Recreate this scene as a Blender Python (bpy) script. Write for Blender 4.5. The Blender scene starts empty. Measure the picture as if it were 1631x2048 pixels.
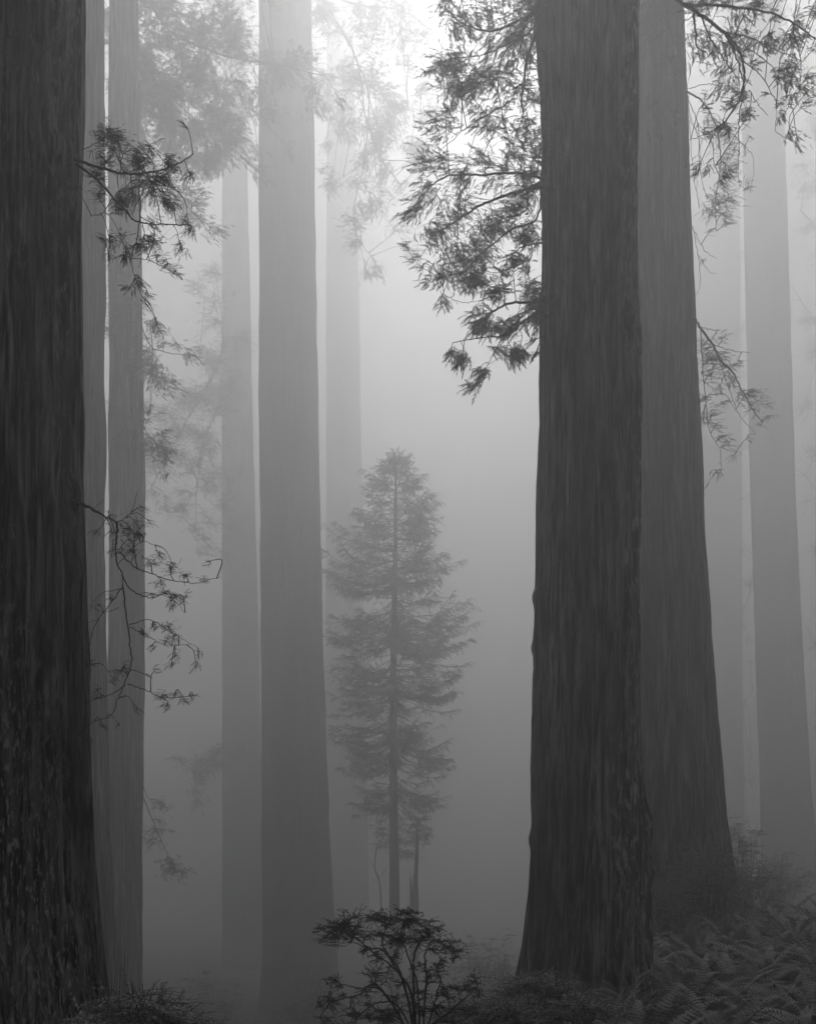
import bpy, math, random
import numpy as np
from mathutils import Vector
R = math.radians
S = bpy.context.scene
COL = S.collection
random.seed(7)
RNG = np.random.default_rng(11)

# ---------------------------------------------------------------- camera, world, sun, exposure
EYE, HOR, FPX, CX = 1.6, 1800.0, 2000.0, 815.5
cam = bpy.data.cameras.new('camera')
cam.sensor_fit = 'HORIZONTAL'; cam.sensor_width = 36.0
cam.lens = FPX / 1631.0 * 36.0
cam.shift_y = (HOR - 1024.0) / 1631.0          # view camera with a raised front: verticals stay vertical
cam.clip_start = 0.1
cam.clip_end = 5000
camo = bpy.data.objects.new('camera', cam); COL.objects.link(camo)
camo.location = (0, 0, EYE); camo.rotation_euler = (R(90), 0, 0)
S.camera = camo

SUN_EL, SUN_AZ = R(51), R(3)                    # sun ahead of the camera, a little right, above the frame
w = bpy.data.worlds.new('World'); S.world = w; w.use_nodes = True
nt = w.node_tree; nt.nodes.clear()
sky = nt.nodes.new('ShaderNodeTexSky'); sky.sky_type = 'NISHITA'; sky.sun_disc = False
sky.sun_elevation = SUN_EL; sky.sun_rotation = SUN_AZ
sky.air_density = 1.0; sky.dust_density = 5.0
bw = nt.nodes.new('ShaderNodeRGBToBW')          # black-and-white photograph: colourless sky
bg = nt.nodes.new('ShaderNodeBackground'); bg.inputs[1].default_value = 0.12
wo = nt.nodes.new('ShaderNodeOutputWorld')
nt.links.new(sky.outputs[0], bw.inputs[0]); nt.links.new(bw.outputs[0], bg.inputs[0]); nt.links.new(bg.outputs[0], wo.inputs[0])

sl = bpy.data.lights.new('sun', 'SUN'); sl.energy = 4.0; sl.angle = R(12); sl.color = (1, 1, 1)
so = bpy.data.objects.new('sun', sl); COL.objects.link(so)
sd = Vector((math.sin(SUN_AZ) * math.cos(SUN_EL), math.cos(SUN_AZ) * math.cos(SUN_EL), math.sin(SUN_EL)))
so.rotation_euler = sd.to_track_quat('Z', 'Y').to_euler(); so.location = (0, 0, 120)

S.view_settings.view_transform = 'Standard'; S.view_settings.look = 'None'
S.view_settings.exposure = 0.1; S.view_settings.gamma = 1.0
S.render.engine = 'CYCLES'
cy = S.cycles
cy.max_bounces = 8; cy.diffuse_bounces = 2; cy.glossy_bounces = 1; cy.transmission_bounces = 1
cy.transparent_max_bounces = 4; cy.volume_bounces = 4
cy.use_adaptive_sampling = False; cy.use_denoising = True; cy.denoiser = 'OPENIMAGEDENOISE'
cy.sample_clamp_indirect = 4.0
HAZE_DENSITY, HAZE_G, HAZE_COL = 0.022, 0.76, 0.76

# ---------------------------------------------------------------- helpers
def P(x, y, d):
    """the place at distance d metres that the photograph shows at pixel x, y"""
    return np.array([(x - CX) / FPX * d, d, EYE + (HOR - y) / FPX * d])

def tag(o, label=None, cat=None, group=None, kind=None):
    if label: o['label'] = label
    if cat: o['category'] = cat
    if group: o['group'] = group
    if kind: o['kind'] = kind
    return o

def empty(name, loc, label, cat, group=None):
    o = bpy.data.objects.new(name, None); COL.objects.link(o)
    o.location = [float(v) for v in loc]; o.empty_display_size = 0.3
    return tag(o, label, cat, group)

class Geo:
    def __init__(self): self.v = []; self.f3 = []; self.f4 = []; self.n = 0
    def add(self, v, f3=None, f4=None):
        v = np.asarray(v, float)
        if f3 is not None and len(f3): self.f3.append(np.asarray(f3) + self.n)
        if f4 is not None and len(f4): self.f4.append(np.asarray(f4) + self.n)
        self.v.append(v); self.n += len(v)
    def build(self, name, mat, parent=None, origin=None, smooth=True):
        if not self.n: return None
        v = np.concatenate(self.v)
        org = np.zeros(3) if origin is None else np.asarray(origin, float)
        v = v - org
        me = bpy.data.meshes.new(name)
        f3 = np.concatenate(self.f3) if self.f3 else np.zeros((0, 3), int)
        f4 = np.concatenate(self.f4) if self.f4 else np.zeros((0, 4), int)
        me.vertices.add(len(v)); me.vertices.foreach_set('co', v.astype(np.float32).ravel())
        loops = np.concatenate([f3.ravel(), f4.ravel()]).astype(np.int32)
        me.loops.add(len(loops)); me.loops.foreach_set('vertex_index', loops)
        st = np.concatenate([np.arange(len(f3)) * 3, len(f3) * 3 + np.arange(len(f4)) * 4]).astype(np.int32)
        me.polygons.add(len(st)); me.polygons.foreach_set('loop_start', st)
        me.polygons.foreach_set('use_smooth', np.full(len(st), smooth))
        me.update(calc_edges=True); me.validate()
        me.materials.append(mat)
        o = bpy.data.objects.new(name, me); COL.objects.link(o)
        if parent is not None: o.parent = parent
        else: o.location = [float(a) for a in org]
        return o

def unit(a):
    a = np.asarray(a, float); return a / (np.linalg.norm(a, axis=-1, keepdims=True) + 1e-9)

def smooth_path(pts, n=None):
    """Catmull-Rom through the points"""
    p = np.asarray(pts, float)
    if len(p) < 3: return p
    q = np.vstack([2 * p[0] - p[1], p, 2 * p[-1] - p[-2]])
    k = n or 5; out = []
    for i in range(1, len(q) - 2):
        t = np.linspace(0, 1, k, endpoint=False)[:, None]
        a, b, c, d = q[i - 1], q[i], q[i + 1], q[i + 2]
        out.append(0.5 * ((2 * b) + (-a + c) * t + (2 * a - 5 * b + 4 * c - d) * t ** 2 + (-a + 3 * b - 3 * c + d) * t ** 3))
    out.append(p[-1:]); return np.vstack(out)

def tube(g, path, r0, r1, n=5, power=1.0):
    p = np.asarray(path, float); m = len(p)
    t = np.gradient(p, axis=0); t = unit(t)
    up = np.array([0.13, 0.31, 0.94]); a = unit(np.cross(t, up)); b = np.cross(t, a)
    s = np.linspace(0, 1, m) ** power
    r = (r0 + (r1 - r0) * s)[:, None, None]
    th = np.linspace(0, 2 * math.pi, n, endpoint=False)
    ring = p[:, None, :] + r * (np.cos(th)[None, :, None] * a[:, None, :] + np.sin(th)[None, :, None] * b[:, None, :])
    i = np.arange(m - 1)[:, None] * n; j = np.arange(n)[None, :]; j2 = (j + 1) % n
    f = np.stack([i + j, i + j2, i + n + j2, i + n + j], -1).reshape(-1, 4)
    g.add(ring.reshape(-1, 3), f4=f)

def vnoise(u, v, nu, seed):
    """smooth value noise, periodic in u with nu cells"""
    rng = np.random.default_rng(seed); nv = 4096
    tab = rng.random((nu, 257))
    ui = np.floor(u).astype(int); vi = np.floor(v).astype(int); fu = u - ui; fv = v - vi
    fu = fu * fu * (3 - 2 * fu); fv = fv * fv * (3 - 2 * fv)
    g = lambda a, b: tab[a % nu, b % 257]
    return (g(ui, vi) * (1 - fu) + g(ui + 1, vi) * fu) * (1 - fv) + (g(ui, vi + 1) * (1 - fu) + g(ui + 1, vi + 1) * fu) * fv

# ---------------------------------------------------------------- materials (all grey: the photograph is black and white)
def grey(v): return (v, v, v, 1)
def newmat(name):
    m = bpy.data.materials.new(name); m.use_nodes = True
    n = m.node_tree; n.nodes.clear()
    out = n.nodes.new('ShaderNodeOutputMaterial'); b = n.nodes.new('ShaderNodeBsdfPrincipled')
    n.links.new(b.outputs[0], out.inputs[0]); b.inputs['Roughness'].default_value = 0.85
    b.inputs['Specular IOR Level'].default_value = 0.2
    return m, n, b

def bark_mat(name, lo, hi, lichen, fs=10.0, vs=0.6, bump=0.03, patch=0.5, side=None, mott=5.0):
    m, n, b = newmat(name); L = n.links.new
    tc = n.nodes.new('ShaderNodeTexCoord')
    def noise(sx, sz, det, rough=0.6, dist=0.0):
        mp = n.nodes.new('ShaderNodeMapping'); mp.inputs['Scale'].default_value = (sx, sx, sz)
        L(tc.outputs['Object'], mp.inputs[0])
        t = n.nodes.new('ShaderNodeTexNoise'); t.inputs['Scale'].default_value = 1.0
        t.inputs['Detail'].default_value = det; t.inputs['Roughness'].default_value = rough
        t.inputs['Distortion'].default_value = dist
        L(mp.outputs[0], t.inputs[0]); return t
    def ramp(src, a, ca, c, cc):
        r = n.nodes.new('ShaderNodeValToRGB'); e = r.color_ramp.elements
        e[0].position = a; e[0].color = grey(ca); e[1].position = c; e[1].color = grey(cc)
        L(src, r.inputs[0]); return r
    fib = noise(fs, vs, 7, 0.65, 0.6); wide = noise(fs * 0.22, vs * 0.35, 4, 0.5, 0.3)
    fine = noise(fs * 5, fs * 0.9, 4, 0.7); spots = noise(fs * 0.55, vs * 2.4, 8, 0.72, 0.3)
    base = ramp(fib.outputs[0], 0.42, lo, 0.64, hi)
    wr = ramp(wide.outputs[0], 0.36, 0.4, 0.66, 1.3)
    mul = n.nodes.new('ShaderNodeMixRGB'); mul.blend_type = 'MULTIPLY'; mul.inputs[0].default_value = 1
    L(base.outputs[0], mul.inputs[1]); L(wr.outputs[0], mul.inputs[2])
    sp = ramp(spots.outputs[0], 0.60, 0, 0.72, 1); fr = ramp(fine.outputs[0], 0.42, 0, 0.62, 1)
    mk = n.nodes.new('ShaderNodeMath'); mk.operation = 'MULTIPLY'
    L(sp.outputs[0], mk.inputs[0]); L(fr.outputs[0], mk.inputs[1])
    if side:                                               # lichen grows thicker on one side of the trunk
        mo = noise(mott, mott * .26, 6, 0.66, 0.0); mr = ramp(mo.outputs[0], 0.53, 0, 0.60, 1)
        bl = noise(0.9, 0.16, 3, 0.5); sx = n.nodes.new('ShaderNodeSeparateXYZ'); L(tc.outputs['Object'], sx.inputs[0])
        ma = n.nodes.new('ShaderNodeMath'); ma.operation = 'MULTIPLY_ADD'; ma.inputs[1].default_value = side[1]; L(sx.outputs[0], ma.inputs[0]); L(bl.outputs[0], ma.inputs[2])
        sr = ramp(ma.outputs[0], side[0], 0, side[0] + .16, 1)
        m3 = n.nodes.new('ShaderNodeMath'); m3.operation = 'MULTIPLY'; L(mr.outputs[0], m3.inputs[0]); L(sr.outputs[0], m3.inputs[1])
        m4 = n.nodes.new('ShaderNodeMath'); m4.operation = 'MAXIMUM'; L(m3.outputs[0], m4.inputs[0]); L(mk.outputs[0], m4.inputs[1]); mk = m4
    mk2 = n.nodes.new('ShaderNodeMath'); mk2.operation = 'MULTIPLY'; mk2.inputs[1].default_value = patch
    L(mk.outputs[0], mk2.inputs[0])
    mix = n.nodes.new('ShaderNodeMixRGB'); mix.inputs[2].default_value = grey(lichen)
    L(mk2.outputs[0], mix.inputs[0]); L(mul.outputs[0], mix.inputs[1])
    L(mix.outputs[0], b.inputs['Base Color'])
    add = n.nodes.new('ShaderNodeMath'); add.operation = 'MULTIPLY_ADD'; add.inputs[1].default_value = 0.25
    L(fine.outputs[0], add.inputs[0]); L(fib.outputs[0], add.inputs[2])
    bp = n.nodes.new('ShaderNodeBump'); bp.inputs['Distance'].default_value = bump; bp.inputs['Strength'].default_value = 1.0
    L(add.outputs[0], bp.inputs['Height']); L(bp.outputs[0], b.inputs['Normal'])
    return m

def leaf_mat(name, lo, hi, sc=6.0, trans=0.25):
    m, n, b = newmat(name); L = n.links.new
    tc = n.nodes.new('ShaderNodeTexCoord'); t = n.nodes.new('ShaderNodeTexNoise')
    t.inputs['Scale'].default_value = sc; t.inputs['Detail'].default_value = 3
    L(tc.outputs['Object'], t.inputs[0])
    r = n.nodes.new('ShaderNodeValToRGB'); e = r.color_ramp.elements
    e[0].position = 0.3; e[0].color = grey(lo); e[1].position = 0.7; e[1].color = grey(hi)
    L(t.outputs[0], r.inputs[0]); L(r.outputs[0], b.inputs['Base Color'])
    b.inputs['Roughness'].default_value = 0.6; b.inputs['Specular IOR Level'].default_value = 0.3
    if trans:
        out = n.nodes['Material Output']; tr = n.nodes.new('ShaderNodeBsdfTranslucent'); mx = n.nodes.new('ShaderNodeMixShader')
        mx.inputs[0].default_value = trans; L(r.outputs[0], tr.inputs[0])
        L(b.outputs[0], mx.inputs[1]); L(tr.outputs[0], mx.inputs[2]); L(mx.outputs[0], out.inputs[0])
    return m

M_BARK_NEAR = bark_mat('bark_giant', 0.010, 0.30, 0.5, 22, 1.3, 0.06, 0.85, side=(0.47, -0.02), mott=38)
M_BARK_MAIN = bark_mat('bark_lichened', 0.012, 0.32, 0.55, 16, 0.8, 0.09, 0.85, side=(0.58, 0.30), mott=15)
M_BARK = bark_mat('bark_redwood', 0.015, 0.30, 0.55, 12, 0.55, 0.05, 0.8)
M_BARK_FAR = bark_mat('bark_far', 0.03, 0.08, 0.15, 5, 0.3, 0.03, 0.4)
M_TWIG = bark_mat('twig_bark', 0.03, 0.09, 0.12, 30, 12, 0.004, 0.3)
M_DEAD = bark_mat('dead_wood', 0.05, 0.16, 0.2, 20, 2, 0.01, 0.3)
M_NEEDLE = leaf_mat('redwood_needles', 0.035, 0.075)
M_SHRUB = leaf_mat('shrub_leaves', 0.05, 0.14, 9.0)
M_SHRUBL = leaf_mat('low_shrub_leaves', 0.16, 0.42, 9.0, .12)
M_FERN = leaf_mat('fern_fronds', 0.13, 0.40, 3.0, 0.08)

# ---------------------------------------------------------------- the lie of the land
def gz(x, y):
    x = np.asarray(x, float); y = np.asarray(y, float)
    drop = -5.5 * np.clip((y - 9) / 32, 0, 1) ** 1.2              # the ground falls away into a hollow ahead
    keep = np.clip((x - 1.1 - 0.18 * np.clip(y - 17, 0, 90)) / 1.5, 0, 1) * np.clip((80 - y) / 40, 0, 1)
    keepl = np.clip((-x - 2.2 - 0.06 * np.clip(y - 12, 0, 60)) / 2.2, 0, 1) * np.clip((13 - y) / 4, 0, 1)
    keep = np.maximum(keep, keepl); keep = keep * keep * (3 - 2 * keep)
    right = np.clip((x - 1.5 - 0.02 * y) / 7.0, 0, 1)            # a bank rises to the right
    right = right * right * (3 - 2 * right)
    z = drop * (1 - 0.97 * keep) + right * np.clip((y - 7) / 13, 0, 1) * 0.95
    return z + 0.07 * np.sin(x * 0.9 + 1) * np.cos(y * 0.7) + 0.04 * np.sin(x * 2.3) * np.sin(y * 1.9 + 2)
def gz1(x, y): return float(gz(x, y))

def axis_lin(a, near, far, n1, n2):
    return np.concatenate([np.linspace(-far, -near, n2, endpoint=False), np.linspace(-near, near, n1), np.linspace(near, far, n2 + 1)[1:]])
gx = axis_lin(0, 30, 310, 200, 40); gy = np.concatenate([np.linspace(-23, -12, 6, endpoint=False), np.linspace(-12, 70, 260), np.linspace(70, 410, 40)[1:]])
GX, GY = np.meshgrid(gx, gy)
GZ = gz(GX, GY) + np.where((abs(GX) < 32) & (GY < 72), RNG.normal(0, 0.018, GX.shape), 0)
g = Geo(); ny, nx = GX.shape
i = np.arange(ny - 1)[:, None] * nx; j = np.arange(nx - 1)[None, :]
g.add(np.stack([GX, GY, GZ], -1).reshape(-1, 3), f4=np.stack([i + j, i + j + 1, i + nx + j + 1, i + nx + j], -1).reshape(-1, 4))
mg, ng, bgd = newmat('forest_floor')
tc = ng.nodes.new('ShaderNodeTexCoord'); t1 = ng.nodes.new('ShaderNodeTexNoise'); t1.inputs['Scale'].default_value = 2.2; t1.inputs['Detail'].default_value = 10; t1.inputs['Roughness'].default_value = 0.75
r1 = ng.nodes.new('ShaderNodeValToRGB'); r1.color_ramp.elements[0].position = 0.35; r1.color_ramp.elements[0].color = grey(0.012); r1.color_ramp.elements[1].position = 0.7; r1.color_ramp.elements[1].color = grey(0.05)
ng.links.new(tc.outputs['Object'], t1.inputs[0]); ng.links.new(t1.outputs[0], r1.inputs[0]); ng.links.new(r1.outputs[0], bgd.inputs['Base Color'])
bp = ng.nodes.new('ShaderNodeBump'); bp.inputs['Distance'].default_value = 0.08; ng.links.new(t1.outputs[0], bp.inputs['Height']); ng.links.new(bp.outputs[0], bgd.inputs['Normal'])
tag(g.build('ground', mg), kind='structure')

# ---------------------------------------------------------------- redwood trunks, from left edge / right edge rows
def trunk_geo(rows, d, top_h, seed, nseg=120, vres=0.12, flute=0.03, nf=26, wob=0.01, buttress=0.0, bumps=()):
    """rows: (pixel row, left edge, right edge) at distance d, top to bottom"""
    rows = sorted(rows, key=lambda r: -r[0])
    z = []; c = []; r = []
    for (y, a, b) in rows:
        pz = P(0, y, d)[2]; z.append(pz); t0, t1 = math.atan((a - CX) / FPX), math.atan((b - CX) / FPX)
        th0, al = (t0 + t1) / 2, (t1 - t0) / 2; c.append(d * math.tan(th0)); r.append(d / math.cos(th0) * math.sin(al))
    c = np.array(c); r = np.array(r); z = np.array(z)
    xb = c[0]; zb = gz1(xb, d)
    # below the lowest row: flare a little into the ground
    if z[0] > zb - 0.4:
        z = np.r_[zb - 0.6, z]; c = np.r_[c[0] - 0 * (c[1] - c[0]), c]; r = np.r_[r[0] * 1.1, r]
    # above the highest row: taper to the top
    if top_h > z[-1] + 1:
        k = (c[-1] - c[-2]) / (z[-1] - z[-2])
        z = np.r_[z, top_h]; c = np.r_[c, c[-1] + k * (top_h - z[-2]) * 0.5]; r = np.r_[r, max(0.18, r[-1] * 0.35)]
    zz = [z[0]]
    while zz[-1] < z[-1]:
        h = zz[-1] - zb
        zz.append(zz[-1] + vres * (1 if zz[-1] < rowtop(rows, d) else 6))
    zz[-1] = z[-1]; zz = np.array(zz)
    C = np.interp(zz, z, c); Rr = np.interp(zz, z, r)
    ker = np.ones(7) / 7
    Rp = np.pad(Rr, 3, 'edge'); Rr = np.convolve(Rp, ker, 'valid'); Cp = np.pad(C, 3, 'edge'); C = np.convolve(Cp, ker, 'valid')
    th = np.linspace(0, 2 * math.pi, nseg, endpoint=False)
    TH, ZZ = np.meshgrid(th, zz)
    u = TH / (2 * math.pi)
    tw = vnoise(u * 6, ZZ * 0.12, 6, seed + 5) * 0.035
    uu = u + tw
    w2 = vnoise(u * nf * 1, ZZ * 1.1 + 3, nf, seed + 7) * 0.35 / nf
    n1 = np.clip(np.abs(2 * vnoise((uu + w2) * nf, ZZ * 0.22, nf, seed) - 1) * 2.4, 0, 1)          # flat plates between sharp furrows
    n2 = np.clip(np.abs(2 * vnoise((uu + w2) * nf * 2, ZZ * 0.5 + 9, nf * 2, seed + 1) - 1) * 2.0, 0, 1)
    n3 = vnoise(u * 9, ZZ * 0.5, 9, seed + 2) - 0.5
    n4 = vnoise(u * nf * 2, ZZ * 3.0, nf * 2, seed + 3) - 0.5
    h0 = np.clip(1 - (ZZ - zb) / 4.0, 0, 1)
    but = buttress * h0 ** 2 * np.cos(TH * 7 + seed + 2 * n3)
    rad = Rr[:, None] + flute * (n1 - 0.85) + flute * 0.45 * (n2 - 0.8) + wob * 4 * n3 + flute * 0.35 * n4 + but
    for (py, ang, size, amp) in bumps:                      # burls and old branch collars
        bz = P(0, py, d)[2]; da = (TH - R(ang) + math.pi) % (2 * math.pi) - math.pi
        rad = rad + amp * np.exp(-((ZZ - bz) / size) ** 2 - (da * Rr[:, None] / size) ** 2)
    X = C[:, None] + rad * np.cos(TH); Y = d + rad * np.sin(TH)
    g = Geo(); m, n = X.shape
    i = np.arange(m - 1)[:, None] * n; j = np.arange(n)[None, :]; j2 = (j + 1) % n
    v = np.stack([X, Y, ZZ], -1).reshape(-1, 3)
    v = np.vstack([v, [C[-1], d, zz[-1] + 0.02]])
    f3 = [[(m - 1) * n + k, (m - 1) * n + (k + 1) % n, m * n] for k in range(n)]
    g.add(v, f3=f3, f4=np.stack([i + j, i + j2, i + n + j2, i + n + j], -1).reshape(-1, 4))
    g.base = np.array([C[0], d, zb]); g.cz = (zz, C, Rr)
    return g
def rowtop(rows, d): return P(0, min(r[0] for r in rows) - 30, d)[2]

TREES = {}
def redwood(key, label, rows, d, top_h, mat, seed, group=None, **kw):
    g = trunk_geo(rows, d, top_h, seed, **kw)
    e = empty('redwood_tree', g.base, label, 'tree', group)
    o = g.build('trunk', mat, e, origin=g.base)
    TREES[key] = (e, g, d); return e

D = dict(giant=7.0, main=15.5, second=28.0, centre=64.0, lefta=27.0, leftb=39.0, cleft=104.0, cback=134.0, fright=84.0, young=60.0)
redwood('giant', 'huge dark furrowed redwood trunk filling the left edge', [(0, -300, 169), (200, -300, 166), (420, -300, 161), (600, -305, 162), (800, -305, 165), (1000, -310, 166), (1150, -312, 171), (1400, -315, 177), (1600, -325, 186), (1800, -335, 197), (1900, -345, 205), (1990, -365, 213), (2048, -380, 222)],
        D['giant'], 70, M_BARK_NEAR, 3, nseg=560, vres=0.025, flute=0.06, nf=40, wob=0.015, buttress=0.03,
        bumps=[(1002, 352, .09, .06), (325, 350, .09, .05), (1270, 285, .10, .06), (600, 318, .08, .05), (1150, 355, .1, .03), (700, 290, .07, .04)])
redwood('main', 'broad dark redwood trunk with leafy side branches, right of centre', [(0, 1080, 1275), (30, 1072, 1275), (300, 1085, 1276), (600, 1083, 1277), (900, 1077, 1279), (1200, 1070, 1280), (1500, 1062, 1283), (1620, 1060, 1292), (1700, 1059, 1300), (1780, 1056, 1299), (1850, 1050, 1300), (1930, 1040, 1302), (1975, 1030, 1306)],
        D['main'], 78, M_BARK_MAIN, 21, nseg=360, vres=0.05, flute=0.065, nf=44, wob=0.02, buttress=0.03,
        bumps=[(30, 185, .3, .06), (365, 182, .2, .06), (605, 180, .18, .05), (1195, 184, .14, .05), (1300, 186, .1, .04), (1680, 185, .12, .05), (1650, 352, .22, .09), (1740, 350, .14, .05), (1760, 290, .2, .07), (1790, 250, .12, .06), (470, 186, .1, .04), (960, 185, .1, .03)])
redwood('second', 'leaning redwood trunk half hidden behind the broad dark trunk', [(0, 1205, 1365), (300, 1205, 1378), (500, 1204, 1385), (700, 1202, 1393), (900, 1200, 1402), (1100, 1197, 1412), (1300, 1194, 1425), (1500, 1190, 1440), (1650, 1186, 1452), (1750, 1178, 1474), (1850, 1165, 1497)],
        D['second'], 76, M_BARK, 33, nseg=260, vres=0.08, flute=0.05, nf=40, wob=0.02, buttress=0.04)
redwood('centre', 'straight pale redwood trunk standing in mist left of the young conifer', [(0, 517, 622), (300, 518, 628), (600, 518, 633), (850, 517, 637), (1000, 519, 639), (1250, 521, 645), (1500, 523, 653), (1700, 524, 661), (1850, 525, 669), (1950, 522, 676)],
        D['centre'], 88, M_BARK_FAR, 45, nseg=160, vres=0.12, flute=0.05, nf=36, wob=0.02)
redwood('lefta', 'misty redwood trunk pressed close behind the huge left trunk', [(0, 100, 209), (400, 100, 210), (800, 98, 210), (1200, 96, 212), (1500, 94, 218), (1800, 90, 229), (1950, 85, 236)],
        D['lefta'], 64, M_BARK, 57, nseg=220, vres=0.1, flute=0.05, nf=30, wob=0.02, buttress=0.05)
redwood('leftb', 'misty redwood trunk separated by a thin bright gap from the trunk on its left', [(0, 217, 276), (300, 217, 280), (600, 217, 285), (900, 217, 289), (1200, 216, 291), (1500, 212, 288), (1700, 211, 284), (1850, 210, 284), (1950, 208, 285)],
        D['leftb'], 74, M_BARK, 61, nseg=200, vres=0.1, flute=0.035, nf=30, wob=0.015)
redwood('cleft', 'faint redwood trunk in the fog between the bright gap trunk and the straight pale trunk', [(0, 446, 488), (300, 444, 494), (700, 443, 502), (1000, 443, 510), (1300, 444, 518), (1600, 444, 524), (1900, 444, 530)],
        D['cleft'], 100, M_BARK_FAR, 77, nseg=100, vres=0.3, flute=0.05, nf=30)
redwood('cback', 'faintest redwood trunk in the fog just right of the straight pale trunk', [(0, 654, 704), (600, 652, 718), (1000, 652, 724), (1400, 650, 730), (1900, 648, 740)],
        D['cback'], 108, M_BARK_FAR, 83, nseg=90, vres=0.4, flute=0.05, nf=30)
redwood('fright', 'hazy redwood trunk leaning at the far right', [(0, 1480, 1560), (300, 1484, 1570), (600, 1490, 1579), (850, 1496, 1586), (1050, 1502, 1593), (1250, 1508, 1602), (1450, 1514, 1614), (1600, 1519, 1624), (1750, 1522, 1640), (1850, 1520, 1655)],
        D['fright'], 96, M_BARK_FAR, 91, nseg=140, vres=0.15, flute=0.05, nf=30)
redwood('rback', 'wide very faint trunk in the fog between the leaning trunk and the far right trunk', [(0, 1372, 1476), (640, 1372, 1480), (900, 1372, 1483), (1300, 1372, 1484), (1500, 1370, 1486), (1850, 1366, 1492)],
        122.0, 100, M_BARK_FAR, 97, nseg=90, vres=0.4, flute=0.05, nf=30)

# ---------------------------------------------------------------- crowns high above the frame, and unseen grove trees added to shade the fog
def crown_geo(cx, cy, z0, z1, rmax, n, seed, gl, gb, leaf=0.55, low=0.35):
    """branches with leaf clumps; gl leaves, gb branches"""
    r = np.random.default_rng(seed)
    for k in range(n):
        t = r.random() ** 0.9
        z = z0 + (z1 - z0) * t
        L = rmax * (low + (1 - low) * math.sin(min(1, (1 - t) * 1.6 + 0.05) * math.pi / 2)) * (0.25 if t > .97 else r.uniform(0.55, 1.1)) * (1 - t * 0.55)
        a = r.uniform(0, 2 * math.pi)
        dirv = np.array([math.cos(a), math.sin(a), r.uniform(-0.25, 0.15)])
        s = np.linspace(0, 1, 6)[:, None]
        p = np.array([cx, cy, z]) + dirv * s * L + np.array([0, 0, -0.22 * L]) * s ** 2
        tube(gb, p, 0.02 + 0.012 * L, 0.012, 4)
        m = int(26 * L)
        tt = r.uniform(0.2, 1.05, m)
        side = np.array([-math.sin(a), math.cos(a), 0])
        c = np.array([cx, cy, z]) + dirv * (tt * L)[:, None] + np.array([0, 0, -0.22 * L]) * (tt ** 2)[:, None]
        c = c + side * (r.normal(0, 0.20 * L, m) * (1.1 - 0.6 * tt))[:, None] + np.array([0, 0, -1]) * np.abs(r.normal(0, 0.18, m))[:, None]
        leaves(gl, c, r, leaf, flat=0.55)

def leaves(gl, c, r, size, flat=0.5):
    """thin pointed leaf blades (two triangles each) around the points c"""
    m = len(c)
    d = unit(r.normal(0, 1, (m, 3)) * [1, 1, flat]); q = unit(np.cross(d, unit(r.normal(0, 1, (m, 3)) + [0, 0, 1.2])))
    L = size * r.uniform(0.5, 1.2, m)[:, None]; W = L * 0.22
    v = np.stack([c - d * L * .5, c + q * W - d * L * .05, c + d * L * .5, c - q * W + d * L * .05], 1).reshape(-1, 3)
    gl.add(v, f4=np.arange(m * 4).reshape(-1, 4))

def add_crown(e, g, z0, z1, rmax, n, seed, leaf=0.55):
    zz, C, _ = g.cz; org = np.array(e.location)
    gl, gb = Geo(), Geo()
    crown_geo(float(np.interp((z0 + z1) / 2, zz, C)), org[1], z0, z1, rmax, n, seed, gl, gb, leaf)
    o = gl.build('crown', M_NEEDLE, e, origin=org, smooth=False)
    gb.build('limbs', M_TWIG, o, origin=org)

for key, z0, z1, rm, n, sd_ in [('giant', 17, 70, 6, 160, 1), ('main', 24, 78, 6.5, 140, 2), ('second', 35, 76, 6, 140, 3), ('centre', 67, 88, 5, 70, 4),
                               ('lefta', 33, 64, 6, 120, 5), ('leftb', 46, 74, 6, 90, 6), ('cleft', 92, 100, 6, 30, 7), ('fright', 71, 88, 5, 60, 9)]:
    e, g, d = TREES[key]; add_crown(e, g, z0, z1, rm, n, 100 + sd_)

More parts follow.
